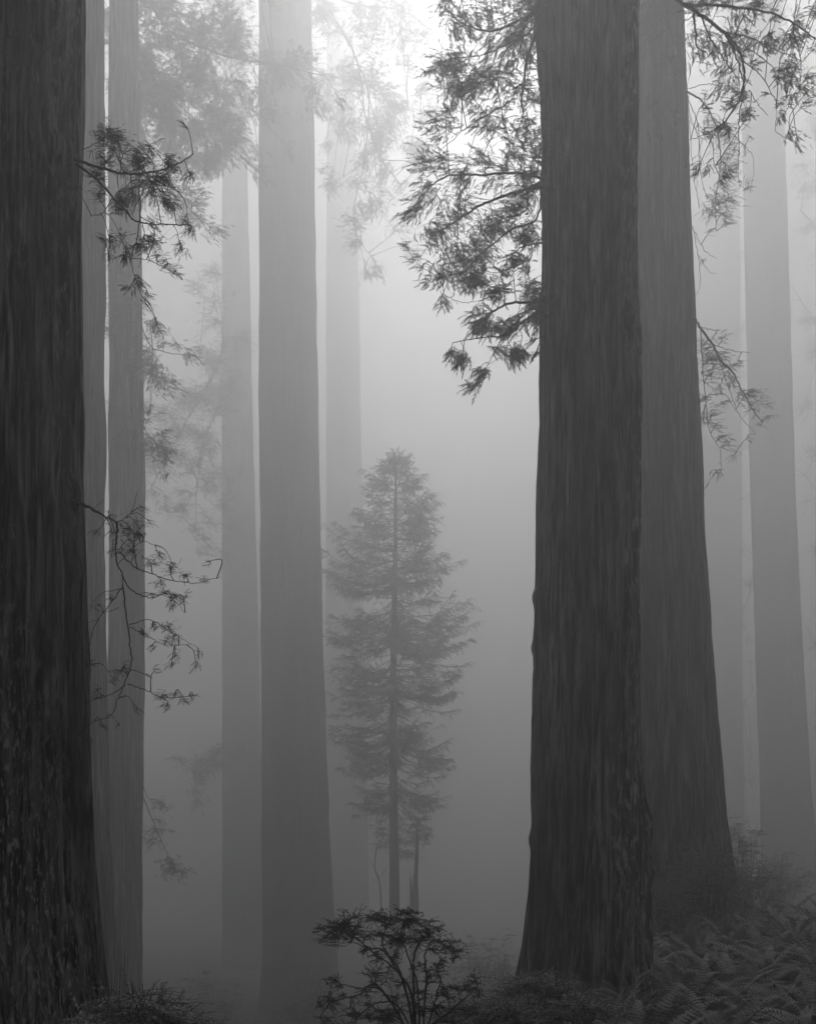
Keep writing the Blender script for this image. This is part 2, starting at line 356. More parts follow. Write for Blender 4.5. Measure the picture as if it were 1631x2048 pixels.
SHADE_GROVE = [(-11, 3, 1.5), (12, 3, 1.4), (-17, 14, 1.5), (18, 13, 1.3), (23, 24, 1.4), (-22, 28, 1.3), (27, 42, 1.3), (-30, 52, 1.4), (38, 66, 1.4)]  # unseen redwoods added outside the view to block light from the sides
proto = None
for k, (x, y, r) in enumerate(SHADE_GROVE):
    X = x / y * FPX + CX if y > 5 else -999
    if proto is None:
        gg = Geo(); zb = gz1(x, y)
        z = np.r_[-7, 0.0, 2, 10, 30, 62]; rr = np.array([2.3, 1.9, 1.55, 1.4, 1.0, 0.2])
        tube_p = np.array([[0, 0, a] for a in z])
        th = np.linspace(0, 2 * math.pi, 24, endpoint=False)
        v = np.concatenate([np.stack([np.cos(th) * q, np.sin(th) * q, np.full(24, a)], -1) for a, q in zip(z, rr)])
        f = [[a * 24 + b, a * 24 + (b + 1) % 24, (a + 1) * 24 + (b + 1) % 24, (a + 1) * 24 + b] for a in range(len(z) - 1) for b in range(24)]
        gg.add(v, f4=f)
        gl, gb = Geo(), Geo(); crown_geo(0, 0, 22, 62, 6.5, 150, 777, gl, gb, 0.6)
        mt = gg.build('trunk', M_BARK, None); mc = gl.build('crown', M_NEEDLE, None, smooth=False); ml = gb.build('limbs', M_TWIG, None)
        e = empty('redwood_tree', (x, y, zb), 'unseen redwood added to the surrounding grove to shade the fog', 'tree', 'unseen redwoods added around the clearing to shade the fog')
        mt.parent = e; mc.parent = e; ml.parent = mc; proto = e
    else:
        e = proto.copy(); COL.objects.link(e); e.location = (x, y, gz1(x, y)); e.rotation_euler = (0, 0, k * 1.3); s = r / 1.5; e.scale = (s, s, 0.9 + 0.02 * k)
        for ch in proto.children:
            c = ch.copy(); COL.objects.link(c); c.parent = e
            for g2 in ch.children:
                c2 = g2.copy(); COL.objects.link(c2); c2.parent = c

# ---------------------------------------------------------------- sprays of needles: small templates placed by the thousand
def blade(p, d, side, L, W, st):
    """flat shoot with toothed edges"""
    v = []; f = []
    for k in range(st):
        t = k / (st - 1); ww = W * (1.0 if k % 2 else 0.5) * (1.0 - 0.25 * t) * (0.45 if k == 0 else 1)
        c = p + d * L * t * 0.9
        v += [c + side * ww, c - side * ww]
    v.append(p + d * L * (1.0 if W < .03 else .95))
    for k in range(st - 1): f.append([2 * k, 2 * k + 1, 2 * k + 3, 2 * k + 2])
    return np.array(v), f, [[2 * st - 2, 2 * st - 1, 2 * st]]

def spray_template(seed, pairs=6, W=0.03, st=6, ang=52, slen=0.34, droop=0.25, axis_w=0.008, curl=0.1):
    r = np.random.default_rng(seed); V = []; F4 = []; F3 = []; n = 0
    def put(v, f4, f3):
        nonlocal n
        V.append(v); F4.extend([[a + n for a in q] for q in f4]); F3.extend([[a + n for a in q] for q in f3]); n += len(v)
    ax = lambda t: np.array([t * (1 - 0.06 * t), curl * math.sin(t * 2.2) * 0.6, -droop * t * t])
    ts = np.linspace(0, 1, 5)
    for a, b in zip(ts[:-1], ts[1:]):
        p, q = ax(a), ax(b); s = np.array([0, axis_w, 0]); z = np.array([0, 0, axis_w])
        put(np.array([p + s, p - s, q - s, q + s]), [[0, 1, 2, 3]], []); put(np.array([p + z, p - z, q - z, q + z]), [[0, 1, 2, 3]], [])
    for k in range(pairs * 2):
        t = 0.12 + 0.82 * (k + r.uniform(-.3, .3)) / (pairs * 2 - 1); t = min(max(t, .08), .97)
        if r.random() < 0.08: continue
        sg = 1 if k % 2 else -1
        a = R(ang * (1 - 0.4 * t) + r.uniform(-10, 10)) * sg
        L = slen * (1 - 0.55 * t) * r.uniform(0.75, 1.15)
        d = unit(np.array([math.cos(a), math.sin(a), -0.3 - 0.4 * droop * t + r.normal(0, .15)]))
        nrm = unit(np.array([r.normal(0, .35), r.normal(0, .35), 1])); sd_ = unit(np.cross(d, nrm))
        v, f4, f3 = blade(ax(t), d, sd_, L, W * r.uniform(.8, 1.2), st); put(v, f4, f3)
    d = unit(ax(1) - ax(.9)); v, f4, f3 = blade(ax(.97), d, np.array([0, 1., 0]), slen * .6, W, st); put(v, f4, f3)
    return np.vstack(V), np.array(F4), np.array(F3)

T_FINE = [spray_template(s, 10, 0.028, 4, 56, 0.27, 0.2, curl=.2) for s in range(8)]
T_MID = [spray_template(20 + s, 9, 0.036, 2, 52, 0.4) for s in range(6)]
T_THIN = [spray_template(40 + s, 8, 0.018, 5, 50, 0.28, 0.2, 0.010, .2) for s in range(8)]
T_FAR = [spray_template(60 + s, 7, 0.045, 2, 52, 0.34) for s in range(5)]

def place(g, T, pos, dirs, up, size, rng):
    pos = np.asarray(pos); 
    if len(pos) == 0: return
    x = unit(dirs); y = unit(np.cross(up, x)); z = np.cross(x, y)
    k = rng.integers(0, len(T), len(pos))
    for t in range(len(T)):
        m = k == t
        if not m.any(): continue
        V, F4, F3 = T[t]; fl = np.where(rng.random(m.sum()) < .5, -1., 1.)[:, None, None]
        v = (V[None, :, 0:1] * x[m][:, None] + V[None, :, 1:2] * y[m][:, None] * fl + V[None, :, 2:3] * z[m][:, None]) * size[m][:, None, None] + pos[m][:, None]
        off = (np.arange(m.sum()) * len(V))[:, None, None]
        g.add(v.reshape(-1, 3), f3=(F3[None] + off).reshape(-1, 3), f4=(F4[None] + off).reshape(-1, 4))

def bough(key, limbs, clusters, seed, d=None, spread=0.9, r0=4.0, T=None, size=19, dens=1.1, label=None, twig=1.0, mat=None, flat=0.6, toward=None, name='branch', bmat=None, tw0=0.9, fan=1.0, extra=0, ewid=40):
    """limbs: pixel polylines (first one springs from the trunk); clusters: (x, y, radius) in pixels of the photograph, spread in depth
    round distance d; size: length of one spray in pixels at that distance"""
    e, g, td = TREES[key]; d = td if d is None else d
    r = np.random.default_rng(seed); T = T or T_FINE; gb, gf = Geo(), Geo(); px = d / FPX
    org = np.array(e.location); paths = []
    for li, L in enumerate(limbs):
        rr = r0 if len(L[0]) < 3 and li == 0 else (L[0][2] if len(L[0]) > 2 else r0 * 0.55)
        n = len(L); dep = d + (r.normal(0, spread * .45) * np.linspace(0.15, 1, n) if li else np.linspace(0, -spread * .4, n))
        if li:                                         # start where an earlier limb passes by
            c = np.concatenate(paths); q = P(L[0][0], L[0][1], d); k = np.argmin(((c - q) ** 2 * [1, 0, 1]).sum(1))
            if ((c[k] - q)[[0, 2]] ** 2).sum() < (14 * px) ** 2: dep = dep - dep[0] + c[k][1]
        pts = smooth_path([P(a[0], a[1], dd) for a, dd in zip(L, dep)], 7)
        pts[1:-1] += r.normal(0, 0.7 * px, (len(pts) - 2, 3))
        paths.append(pts); tube(gb, pts, rr * .6 * px, max(0.4, rr * 0.2) * px, 6)
    allp = np.concatenate(paths)
    pos = []; dirs = []; sz = []; clusters = list(clusters)
    for q in range(extra):                                 # more foliage hanging along the limbs
        p_ = allp[r.integers(4, len(allp))]; clusters.append((CX + p_[0] / p_[1] * FPX + r.normal(0, ewid * .5), HOR - (p_[2] - EYE) / p_[1] * FPX + abs(r.normal(0, ewid * .6)) - 8, r.uniform(12, 26)))
    for (cx, cy_, cr) in clusters:
        c = P(cx, cy_, d); dd = ((allp - c)[:, [0, 2]] ** 2).sum(1); k = np.argmin(dd + 0 * dd)
        a = allp[k]; c = c.copy(); c[1] = a[1] + r.normal(0, spread * .55)
        ln = np.linalg.norm(c - a)
        cen = allp[max(0, k - 4)]
        out = unit(c - a) if ln > 3 * px else unit(r.normal(0, 1, 3) * [1, .6, .4])
        rad = cr * px
        tip = c + out * rad * .5
        mid = (a + tip) / 2 + np.array([0, 0, 0.13 * ln]) + r.normal(0, .08 * ln + 1e-6, 3)
        tw = smooth_path([a, mid, tip], 6); tube(gb, tw, tw0 * px * twig, .35 * px * twig, 4)
        # short curved twigs through the cluster, each ending in a flat spray pointing outward
        n_ = max(3, int((cr + 3) ** 2 / 12.5 * dens)); ow = np.array([np.sign(out[0] + 1e-6) * .55 * fan, 0, -.22]); ax_ = unit(out * .7 + ow)
        ax_[2] *= .7
        for q in range(n_):
            o3 = r.normal(0, .62, 3) * [1.05, 1.0, .72] * rad; w = c + o3; k2 = np.argmin(((tw - w) ** 2).sum(1)); s0 = tw[max(0, k2 - r.integers(0, 3))]
            dr = unit(ax_ + o3 / rad * .35 + r.normal(0, .33, 3) * [1, 1, .55])
            ls = size * px * r.uniform(.55, 1.15); bs = w - dr * ls * .4
            if r.random() < .55: tube(gb, smooth_path([s0, (s0 + bs) / 2 + [0, 0, .12 * np.linalg.norm(bs - s0)], bs], 3), .5 * px * twig, .25 * px * twig, 3)
            pos.append(bs); dirs.append(dr); sz.append(ls)
    if pos:
        pos = np.array(pos); dirs = np.array(dirs); sz = np.array(sz)
        up = unit(r.normal(0, .45, dirs.shape) + np.array([0, -.25, 1]))
        place(gf, T, pos, dirs, up, sz, r)
    b = gb.build(name, bmat or M_TWIG, e, origin=org)
    if label: b['label'] = label
    f = gf.build('foliage', mat or M_NEEDLE, b, origin=org, smooth=False)
    return b

# broad dark trunk, left side: the dark leafy mass against the light
bough('main', [[(1088, 22), (1040, 40), (985, 60), (930, 50), (890, 15)], [(1085, 40, 4), (1050, 70), (1010, 90), (960, 110), (900, 115)],
               [(1085, 45, 5), (1055, 110), (1048, 160), (1042, 200), (1045, 230), (1030, 270)], [(1030, 80, 3), (1005, 110), (995, 150), (998, 200), (1003, 240), (960, 280)],
               [(998, 155, 2), (940, 170), (890, 190)], [(998, 215, 2), (940, 250), (880, 300)], [(1085, 10, 4), (1050, -10), (990, -20), (920, -10)]],
      [(885, 8, 16), (900, 14, 20), (925, 35, 26), (912, 50, 16), (955, 45, 25), (985, 15, 28), (1010, 40, 28), (940, 60, 28), (970, 75, 25), (1000, 60, 28), (1040, 30, 36), (1060, 15, 30), (1070, 40, 20), (1035, 5, 26), (950, 8, 24), (1050, 45, 26), (1068, 22, 26),
       (925, 52, 18), (985, 82, 22), (1015, 75, 26), (1050, 60, 28), (1068, 85, 22), (890, 100, 18), (908, 118, 20), (930, 88, 18), (960, 105, 18), (900, 150, 28), (925, 160, 25),
       (950, 168, 25), (985, 165, 28), (980, 175, 22), (1010, 172, 20), (1055, 165, 20), (1070, 120, 24), (1045, 92, 22), (1075, 190, 13), (1040, 115, 18), (895, 185, 25), (920, 205, 25), (945, 215, 18), (980, 220, 14),
       (905, 235, 25), (875, 256, 22), (935, 240, 20), (1015, 245, 20), (1038, 240, 18), (1065, 235, 16), (955, 275, 26), (930, 268, 20), (868, 300, 26), (905, 312, 20), (1030, 275, 20), (1050, 280, 13), (975, 312, 14), (890, 280, 20), (990, 290, 14)],
      201, d=14.5, spread=1.0, r0=5, size=21, dens=.98, label='upper leafy branch spreading left from the trunk')
bough('main', [[(1088, 358), (1030, 345), (970, 350), (900, 350), (860, 370)], [(1086, 372, 6), (1030, 385), (960, 410), (900, 450), (870, 465)], [(1085, 380, 4), (1070, 440), (1020, 460), (960, 510), (930, 540), (882, 556)],
               [(1085, 485, 2.5), (1040, 495), (1010, 530), (1002, 560), (1010, 580)], [(1085, 480, 1.6), (1072, 465), (1063, 440)], [(1040, 500, 1.2), (1020, 560), (1026, 575)], [(1065, 500, 1.2), (1055, 550), (1070, 575), (1085, 580)],
               [(885, 560, 1.2), (890, 590), (930, 604), (965, 600)], [(955, 560, 1), (965, 580), (985, 585), (1005, 565)], [(1086, 362, 5), (1055, 380), (1050, 420), (1000, 440)]],
      [(890, 335, 24), (920, 345, 24), (960, 345, 24), (1000, 335, 24), (1045, 320, 28), (1070, 305, 18), (1070, 335, 24), (850, 370, 26), (880, 375, 24), (920, 380, 24), (960, 385, 28), (1000, 365, 28), (1040, 355, 30), (1068, 360, 26), (1075, 380, 24), (1075, 345, 22), (1065, 395, 24), (1050, 372, 24),
       (818, 402, 16), (830, 395, 20), (850, 405, 28), (885, 420, 28), (920, 415, 25), (960, 425, 28), (1000, 440, 28), (1035, 400, 28), (1062, 430, 24), (870, 460, 26), (895, 455, 25), (940, 468, 24), (975, 458, 25), (1020, 455, 24), (1050, 460, 14), (990, 400, 26), (1020, 425, 22), (930, 440, 24), (905, 395, 24),
       (812, 497, 9), (828, 500, 14), (842, 505, 10), (880, 500, 16), (866, 532, 16), (882, 546, 12), (852, 530, 10), (925, 535, 24), (952, 520, 22), (975, 510, 18), (940, 552, 16), (912, 562, 14), (896, 560, 10), (1055, 515, 11), (1070, 520, 9), (992, 545, 7), (1022, 542, 8), (965, 562, 8), (1040, 560, 6), (945, 545, 16)],
      202, d=14.7, spread=1.0, r0=5, size=21, dens=.98, label='middle leafy branch spreading left from the trunk')
bough('main', [[(1088, 605), (1030, 605), (990, 620), (965, 640)], [(1086, 612, 4), (1050, 640), (1010, 670), (960, 675), (905, 685)], [(1010, 662, 1.6), (990, 700), (972, 735), (962, 762)], [(1020, 655, 1.3), (1008, 705), (975, 730)], [(1070, 640, 1.2), (1086, 672)]],
      [(1070, 605, 22), (1055, 600, 22), (1025, 602, 20), (1000, 595, 12), (960, 596, 14), (945, 590, 8), (972, 615, 18), (990, 630, 20), (970, 642, 13), (1035, 620, 18), (1060, 635, 16), (1045, 660, 16), (1075, 620, 18), (1010, 640, 16), (955, 672, 15), (922, 680, 15), (903, 685, 9), (930, 692, 10), (970, 680, 13), (1000, 695, 14), (1036, 690, 14), (958, 715, 9),
       (965, 735, 11), (948, 770, 11), (935, 773, 6), (1026, 715, 9), (1068, 722, 7), (1055, 720, 5), (985, 655, 10)],
      203, d=14.9, spread=.8, r0=5, size=34, dens=1.0, label='lowest leafy branch drooping left from the trunk')
# broad dark trunk, right side: boughs hanging into the top right corner
bough('main', [[(1278, -60, 7), (1330, -20), (1370, 10), (1410, 35), (1448, 65), (1470, 90), (1485, 125), (1487, 170), (1475, 205), (1448, 245)], [(1448, 65, 3.2), (1470, 110), (1481, 145), (1487, 175), (1480, 215), (1476, 260), (1478, 305)],
               [(1448, 65, 2.5), (1500, 75), (1540, 95), (1600, 120)], [(1485, 120, 2), (1520, 150), (1545, 190), (1552, 212), (1552, 236)], [(1400, 30, 2.8), (1425, 85), (1450, 122), (1478, 160)],
               [(1386, 25, 4.2), (1390, 60), (1392, 92), (1412, 103)], [(1370, 8, 5), (1450, 12), (1540, 25), (1600, 55), (1645, 90)], [(1372, 65, 1.1), (1386, 110), (1380, 140), (1373, 176)], [(1448, 245, 1.6), (1410, 268), (1376, 280)],
               [(1425, 270, 1.2), (1427, 320), (1438, 352)], [(1498, 180, 1.2), (1518, 212), (1535, 230)], [(1552, 236, 1.1), (1550, 262), (1572, 276)], [(1500, 100, 1.5), (1540, 130), (1560, 165), (1585, 220)], [(1484, 200, 1), (1498, 240), (1480, 262)],
               [(1376, 177, 1.1), (1410, 168), (1460, 172), (1487, 160)], [(1392, 122, 1), (1420, 128), (1448, 118)], [(1486, 178, 1.2), (1460, 196), (1425, 190)], [(1585, 60, 2), (1600, 120), (1600, 170)]],
      [(1375, 20, 22), (1400, 15, 28), (1430, 30, 28), (1460, 15, 28), (1490, 10, 26), (1520, 10, 24), (1550, 10, 22), (1382, 45, 16), (1412, 45, 18), (1440, 45, 18), (1490, 32, 20), (1515, 25, 18), (1585, 10, 14), (1610, 10, 12), (1540, 42, 13), (1550, 55, 16), (1568, 62, 18), (1600, 35, 20), (1622, 40, 18),
       (1440, 65, 11), (1480, 70, 16), (1500, 75, 16), (1540, 78, 11), (1535, 95, 14), (1560, 100, 18), (1590, 105, 20), (1615, 95, 20), (1622, 80, 12), (1450, 113, 10), (1463, 134, 13), (1515, 115, 9), (1508, 142, 14), (1530, 157, 16), (1545, 170, 12), (1515, 165, 10), (1565, 160, 15), (1595, 155, 16), (1607, 165, 13),
       (1436, 198, 14), (1452, 188, 8), (1450, 245, 14), (1440, 257, 14), (1458, 250, 10), (1420, 280, 14), (1404, 276, 10), (1380, 278, 9), (1430, 305, 13), (1412, 335, 9), (1435, 355, 14), (1452, 350, 11), (1530, 190, 6), (1580, 200, 10), (1572, 214, 10), (1582, 228, 13), (1602, 226, 14), (1612, 235, 9), (1533, 232, 14), (1550, 234, 12), (1580, 275, 12), (1605, 270, 11),
       (1470, 45, 16), (1530, 20, 18), (1420, 10, 20), (1640, 60, 20), (1645, 110, 16)],
      204, d=14.0, spread=1.1, r0=6, size=20, dens=1.0, label='long branch hanging into the top right corner')
# leaning trunk behind: mistier hanging sprays
bough('second', [[(1340, -30, 3), (1332, 40), (1345, 70), (1358, 110), (1352, 150), (1345, 170)], [(1330, 0, 2), (1300, 30), (1285, 70)], [(1345, 165, 1.0), (1320, 195), (1312, 225), (1318, 250)]],
      [(1300, 15, 26), (1330, 20, 26), (1352, 10, 22), (1300, 45, 20), (1316, 60, 18), (1288, 72, 12), (1345, 102, 14), (1336, 120, 11), (1345, 165, 12), (1318, 252, 12), (1336, 257, 8), (1302, 218, 4), (1375, 105, 7)],
      205, d=23.0, spread=.6, r0=3, size=22, dens=.9, label='thin branch hanging in front of the trunk')
bough('second', [[(1372, 183, 3.2), (1400, 200), (1425, 235), (1440, 300), (1438, 350), (1430, 400), (1432, 462)], [(1376, 200, 1.6), (1395, 250), (1398, 330), (1410, 385), (1425, 400)], [(1376, 190, 1.3), (1380, 240), (1400, 275)], [(1425, 235, 1.4), (1478, 282), (1503, 310), (1507, 330), (1500, 385)],
                 [(1378, 240, 1.1), (1384, 330), (1395, 400), (1398, 415)], [(1476, 300, 1.1), (1476, 360), (1490, 380)], [(1384, 452, 1.3), (1392, 490), (1400, 565), (1388, 595)], [(1384, 455, 1.1), (1408, 500), (1432, 517)], [(1396, 510, .9), (1415, 540), (1432, 547)], [(1380, 230, 1), (1400, 300), (1392, 380)]],
      [(1420, 225, 14), (1432, 252, 18), (1450, 280, 22), (1462, 302, 18), (1440, 330, 20), (1456, 342, 18), (1430, 400, 20), (1442, 420, 22), (1420, 430, 16), (1432, 452, 11), (1446, 468, 7), (1475, 368, 9), (1490, 380, 8), (1466, 330, 12), (1440, 375, 14), (1400, 215, 8), (1452, 435, 12), (1486, 300, 6), (1404, 520, 4), (1412, 480, 5)],
      206, d=27.2, spread=.6, r0=3.2, size=19, dens=1.0, T=T_THIN, label='wispy branch hanging beside the upper trunk')
bough('second', [[(1389, 638, 4.5), (1400, 655), (1425, 690), (1442, 722), (1462, 742), (1480, 775), (1500, 812), (1522, 842)], [(1400, 655, 2), (1404, 720), (1410, 800), (1418, 860), (1440, 900)], [(1402, 655, 1.4), (1430, 660), (1440, 660)], [(1425, 688, 1.4), (1460, 700), (1500, 705)],
                 [(1415, 790, 1.2), (1450, 790), (1472, 825)], [(1430, 700, 1.2), (1455, 770), (1475, 825), (1510, 868)], [(1440, 895, 1), (1470, 905)], [(1430, 945, .9), (1418, 962), (1410, 975)], [(1440, 900, 1), (1442, 940)]],
      [(1410, 690, 14), (1425, 702, 18), (1442, 712, 16), (1415, 740, 20), (1432, 735, 16), (1410, 765, 16), (1460, 738, 12), (1475, 725, 12), (1492, 700, 6), (1470, 760, 9), (1490, 775, 14), (1497, 795, 12), (1512, 812, 9), (1526, 820, 8), (1475, 825, 15), (1490, 832, 12), (1405, 800, 15), (1420, 815, 12), (1440, 820, 12), (1410, 850, 14), (1422, 870, 10),
       (1440, 885, 12), (1446, 900, 10), (1462, 915, 8), (1440, 937, 11), (1510, 868, 10), (1472, 908, 6), (1410, 972, 5), (1445, 762, 10), (1400, 720, 14), (1435, 690, 12), (1524, 845, 5)],
      207, d=27.2, spread=.8, r0=4, size=19, dens=1.0, T=T_THIN, label='wispy branch hanging beside the middle of the trunk')
# huge left trunk: two sprays in front of the mist, bare twigs across the bark
bough('giant', [[(148, 318, 5), (200, 335), (260, 348), (320, 340), (360, 325), (386, 308)], [(152, 328, 4), (200, 365), (240, 410), (276, 443), (330, 448), (382, 450)], [(280, 400, 2), (275, 470), (262, 520), (275, 570), (291, 605)], [(162, 300, 1.4), (200, 282), (216, 262)],
                [(240, 345, 2), (250, 305), (300, 290)], [(290, 345, 2), (330, 370), (352, 375)], [(262, 515, 1.2), (300, 522), (355, 550)], [(225, 395, 1.4), (205, 425), (180, 432)], [(262, 500, 1), (235, 480), (200, 484)], [(178, 315, 1.2), (184, 300), (187, 325)]],
      [(216, 264, 9), (205, 288, 9), (230, 297, 14), (250, 310, 20), (230, 330, 20), (270, 300, 18), (300, 297, 15), (326, 287, 8), (280, 320, 22), (310, 320, 20), (340, 320, 14), (370, 317, 12), (384, 308, 6), (215, 340, 18), (250, 350, 20), (290, 350, 22), (320, 345, 18), (345, 335, 12), (352, 370, 10), (320, 375, 18), (290, 378, 20),
       (260, 375, 20), (200, 362, 14), (230, 370, 18), (208, 390, 14), (240, 395, 15), (337, 395, 14), (355, 385, 8), (300, 400, 14), (195, 428, 14), (215, 425, 13), (178, 432, 7), (225, 440, 9), (300, 425, 14), (320, 428, 12), (345, 450, 13), (375, 449, 10), (352, 462, 9), (250, 452, 8), (268, 460, 12), (300, 465, 12), (290, 480, 14),
       (310, 490, 12), (204, 483, 7), (218, 510, 8), (240, 500, 9), (260, 510, 11), (300, 525, 10), (322, 537, 12), (340, 546, 12), (354, 551, 7), (270, 540, 12), (280, 556, 10), (247, 556, 7), (286, 578, 6), (291, 602, 5)],
      208, d=6.55, spread=.3, r0=3, size=21, dens=1.5, T=T_THIN, twig=1.1, label='upper feathery spray reaching right from the trunk')
bough('giant', [[(145, 1000, 6), (175, 1013), (205, 1030), (234, 1045)], [(234, 1045, 4.2), (233, 1080), (231, 1100), (234, 1130), (243, 1145), (245, 1170)], [(244, 1150, 2.4), (258, 1175), (285, 1192), (310, 1195), (340, 1178)], [(238, 1102, 2.2), (270, 1135), (300, 1147), (340, 1160), (390, 1166), (440, 1154)],
                [(245, 1170, 2.6), (252, 1230), (260, 1290), (262, 1330), (250, 1365), (235, 1400), (222, 1432), (190, 1443), (155, 1470)], [(245, 1175, 1.8), (215, 1215), (190, 1250), (176, 1300), (168, 1340), (164, 1372)], [(260, 1255, 1.4), (300, 1275), (330, 1290), (380, 1290)],
                [(255, 1368, 1.8), (290, 1380), (330, 1395), (396, 1390)], [(250, 1370, 1.6), (220, 1390), (185, 1400), (130, 1422)], [(258, 1250, 1.4), (300, 1240), (350, 1270), (396, 1296)], [(234, 1045, 1.4), (262, 1025), (274, 985)], [(290, 1185, 1.2), (340, 1195), (370, 1225)],
                [(244, 1178, 1.2), (200, 1190), (175, 1225)], [(235, 1130, 1.2), (280, 1085), (310, 1090)], [(238, 1215, 1), (205, 1225), (178, 1210)], [(200, 1240, .9), (150, 1248), (120, 1240)], [(178, 1300, .9), (150, 1305)], [(205, 1030, 1), (188, 1020), (208, 998)]],
      [(292, 1025, 9), (270, 1042, 9), (300, 1048, 8), (213, 1052, 8), (203, 1082, 8), (260, 1085, 14), (280, 1085, 14), (300, 1097, 11), (265, 1105, 15), (290, 1115, 14), (330, 1127, 11), (346, 1131, 8), (310, 1140, 12), (350, 1152, 12), (380, 1161, 11), (410, 1160, 9), (432, 1156, 5), (280, 1150, 10), (320, 1165, 10), (345, 1180, 12),
       (370, 1190, 8), (340, 1200, 10), (352, 1217, 11), (366, 1217, 8), (300, 1185, 9), (225, 1200, 6), (208, 1222, 7), (300, 1245, 10), (320, 1250, 10), (345, 1262, 12), (330, 1275, 12), (355, 1285, 11), (386, 1296, 8), (370, 1306, 8), (345, 1310, 10), (342, 1326, 8), (280, 1260, 8), (300, 1290, 8), (200, 1342, 9), (215, 1352, 9),
       (240, 1345, 10), (265, 1347, 10), (290, 1346, 6), (318, 1348, 7), (195, 1397, 8), (210, 1390, 6), (320, 1402, 8), (340, 1406, 10), (365, 1396, 8), (386, 1392, 6), (370, 1410, 8), (258, 1407, 6), (215, 1437, 5), (192, 1443, 6), (145, 1422, 5), (155, 1470, 6), (222, 1095, 7), (262, 1060, 7)],
      209, d=6.65, spread=.3, r0=4.2, size=19, dens=1.1, T=T_THIN, twig=1.25, label='lower crooked spray hanging right of the trunk')
bough('giant', [[(-20, 82, 1.6), (20, 72), (50, 58), (90, 40), (128, 24)], [(-20, 150, 1.5), (10, 132), (70, 118), (108, 84), (126, 62)], [(50, 58, 1), (40, 40), (20, 30)]], [], 210, d=6.05, spread=.1, r0=1.6, label='thin bare twigs crossing the bark near the top', name='bare_twigs', bmat=M_DEAD)
# trunk right of the thin gap: big misty boughs above, small ones below
bough('leftb', [[(205, -40, 5), (250, 60), (310, 140), (345, 210), (372, 270), (388, 330)], [(270, -40, 4), (340, 60), (420, 100), (480, 118), (560, 130), (640, 150)], [(400, 85, 2.5), (430, 140), (446, 190), (470, 230), (520, 232)], [(310, 140, 2), (270, 200), (240, 250)], [(350, 215, 2), (400, 250), (440, 268)], [(440, 160, 1.2), (520, 166)]],
      [(230, 60, 34), (260, 120, 34), (240, 170, 30), (290, 100, 32), (300, 180, 34), (330, 230, 34), (350, 262, 30), (380, 250, 28), (402, 272, 28), (360, 312, 26), (392, 300, 22), (442, 268, 20), (280, 230, 32), (240, 240, 28), (320, 60, 34), (370, 40, 34), (400, 50, 30), (422, 38, 26), (360, 100, 28), (400, 112, 28), (440, 100, 28), (470, 85, 26),
       (482, 122, 24), (510, 118, 24), (540, 130, 22), (580, 135, 22), (620, 148, 18), (330, 140, 28), (380, 165, 20), (260, 285, 24), (300, 275, 28), (230, 10, 34), (280, 20, 34), (330, 10, 34), (380, 5, 30), (480, 70, 20), (500, 170, 16), (500, 235, 14), (455, 230, 12), (410, 200, 14), (345, 345, 14), (410, 340, 14), (220, 110, 26)],
      211, d=47.0, spread=2.8, r0=3.0, size=16, dens=1.2, extra=110, ewid=60, T=T_MID, label='great misty bough sloping across the top left')
bough('leftb', [[(268, 560, 3), (280, 640), (300, 690), (325, 702), (382, 714)], [(270, 738, 2.4), (330, 760), (378, 787)], [(300, 640, 1.8), (305, 715), (296, 772)], [(240, 855, 2.2), (300, 875), (330, 930)], [(350, 390, 3.2), (390, 430), (422, 468)]],
      [(240, 580, 22), (262, 620, 24), (290, 612, 16), (250, 660, 20), (280, 690, 20), (312, 655, 12), (332, 700, 11), (372, 713, 8), (302, 722, 8), (330, 764, 8), (352, 777, 8), (300, 752, 12), (300, 826, 6), (296, 870, 12), (310, 892, 18), (300, 922, 16), (320, 932, 10), (235, 700, 18), (250, 740, 16), (345, 665, 9), (250, 540, 20), (230, 620, 16), (240, 880, 16)],
      212, d=37.5, spread=1.0, r0=2.4, size=14, dens=1.2, extra=24, ewid=26, T=T_MID, label='short misty branches on the middle of the trunk')
bough('leftb', [[(284, 1590, 2.4), (305, 1640), (330, 1700), (352, 1745)], [(284, 1570, 1.6), (300, 1600), (330, 1610)]],
      [(300, 1602, 12), (312, 1640, 16), (322, 1660, 14), (308, 1690, 18), (334, 1722, 12), (350, 1742, 8), (300, 1665, 14), (325, 1615, 8)], 213, d=46.0, spread=1.0, r0=2.0, size=13, dens=.6, extra=6, ewid=24, T=T_MID, label='low drooping branch near the foot of the trunk')
bough('cleft', [[(448, 690, 4), (420, 760), (380, 830), (340, 900), (305, 970)], [(440, 800, 3), (410, 880), (395, 960), (390, 1080)], [(420, 760, 2), (440, 720), (400, 700)], [(446, 1490, 3), (420, 1520), (385, 1545)]],
      [(410, 790, 28), (385, 840, 30), (350, 870, 28), (400, 880, 28), (422, 830, 26), (335, 920, 24), (360, 945, 22), (392, 960, 20), (400, 1005, 18), (380, 1040, 16), (400, 1085, 18), (425, 1105, 14), (360, 1000, 12), (318, 950, 16), (430, 740, 24), (400, 740, 18), (455, 700, 22), (420, 1522, 18), (396, 1540, 16), (440, 1530, 16), (452, 1500, 14), (440, 650, 24), (420, 610, 24), (390, 580, 20), (430, 560, 24)],
      214, d=82.0, spread=4, r0=2.5, size=14, dens=1.2, extra=60, ewid=60, T=T_FAR, label='pale drooping bough left of the trunk')
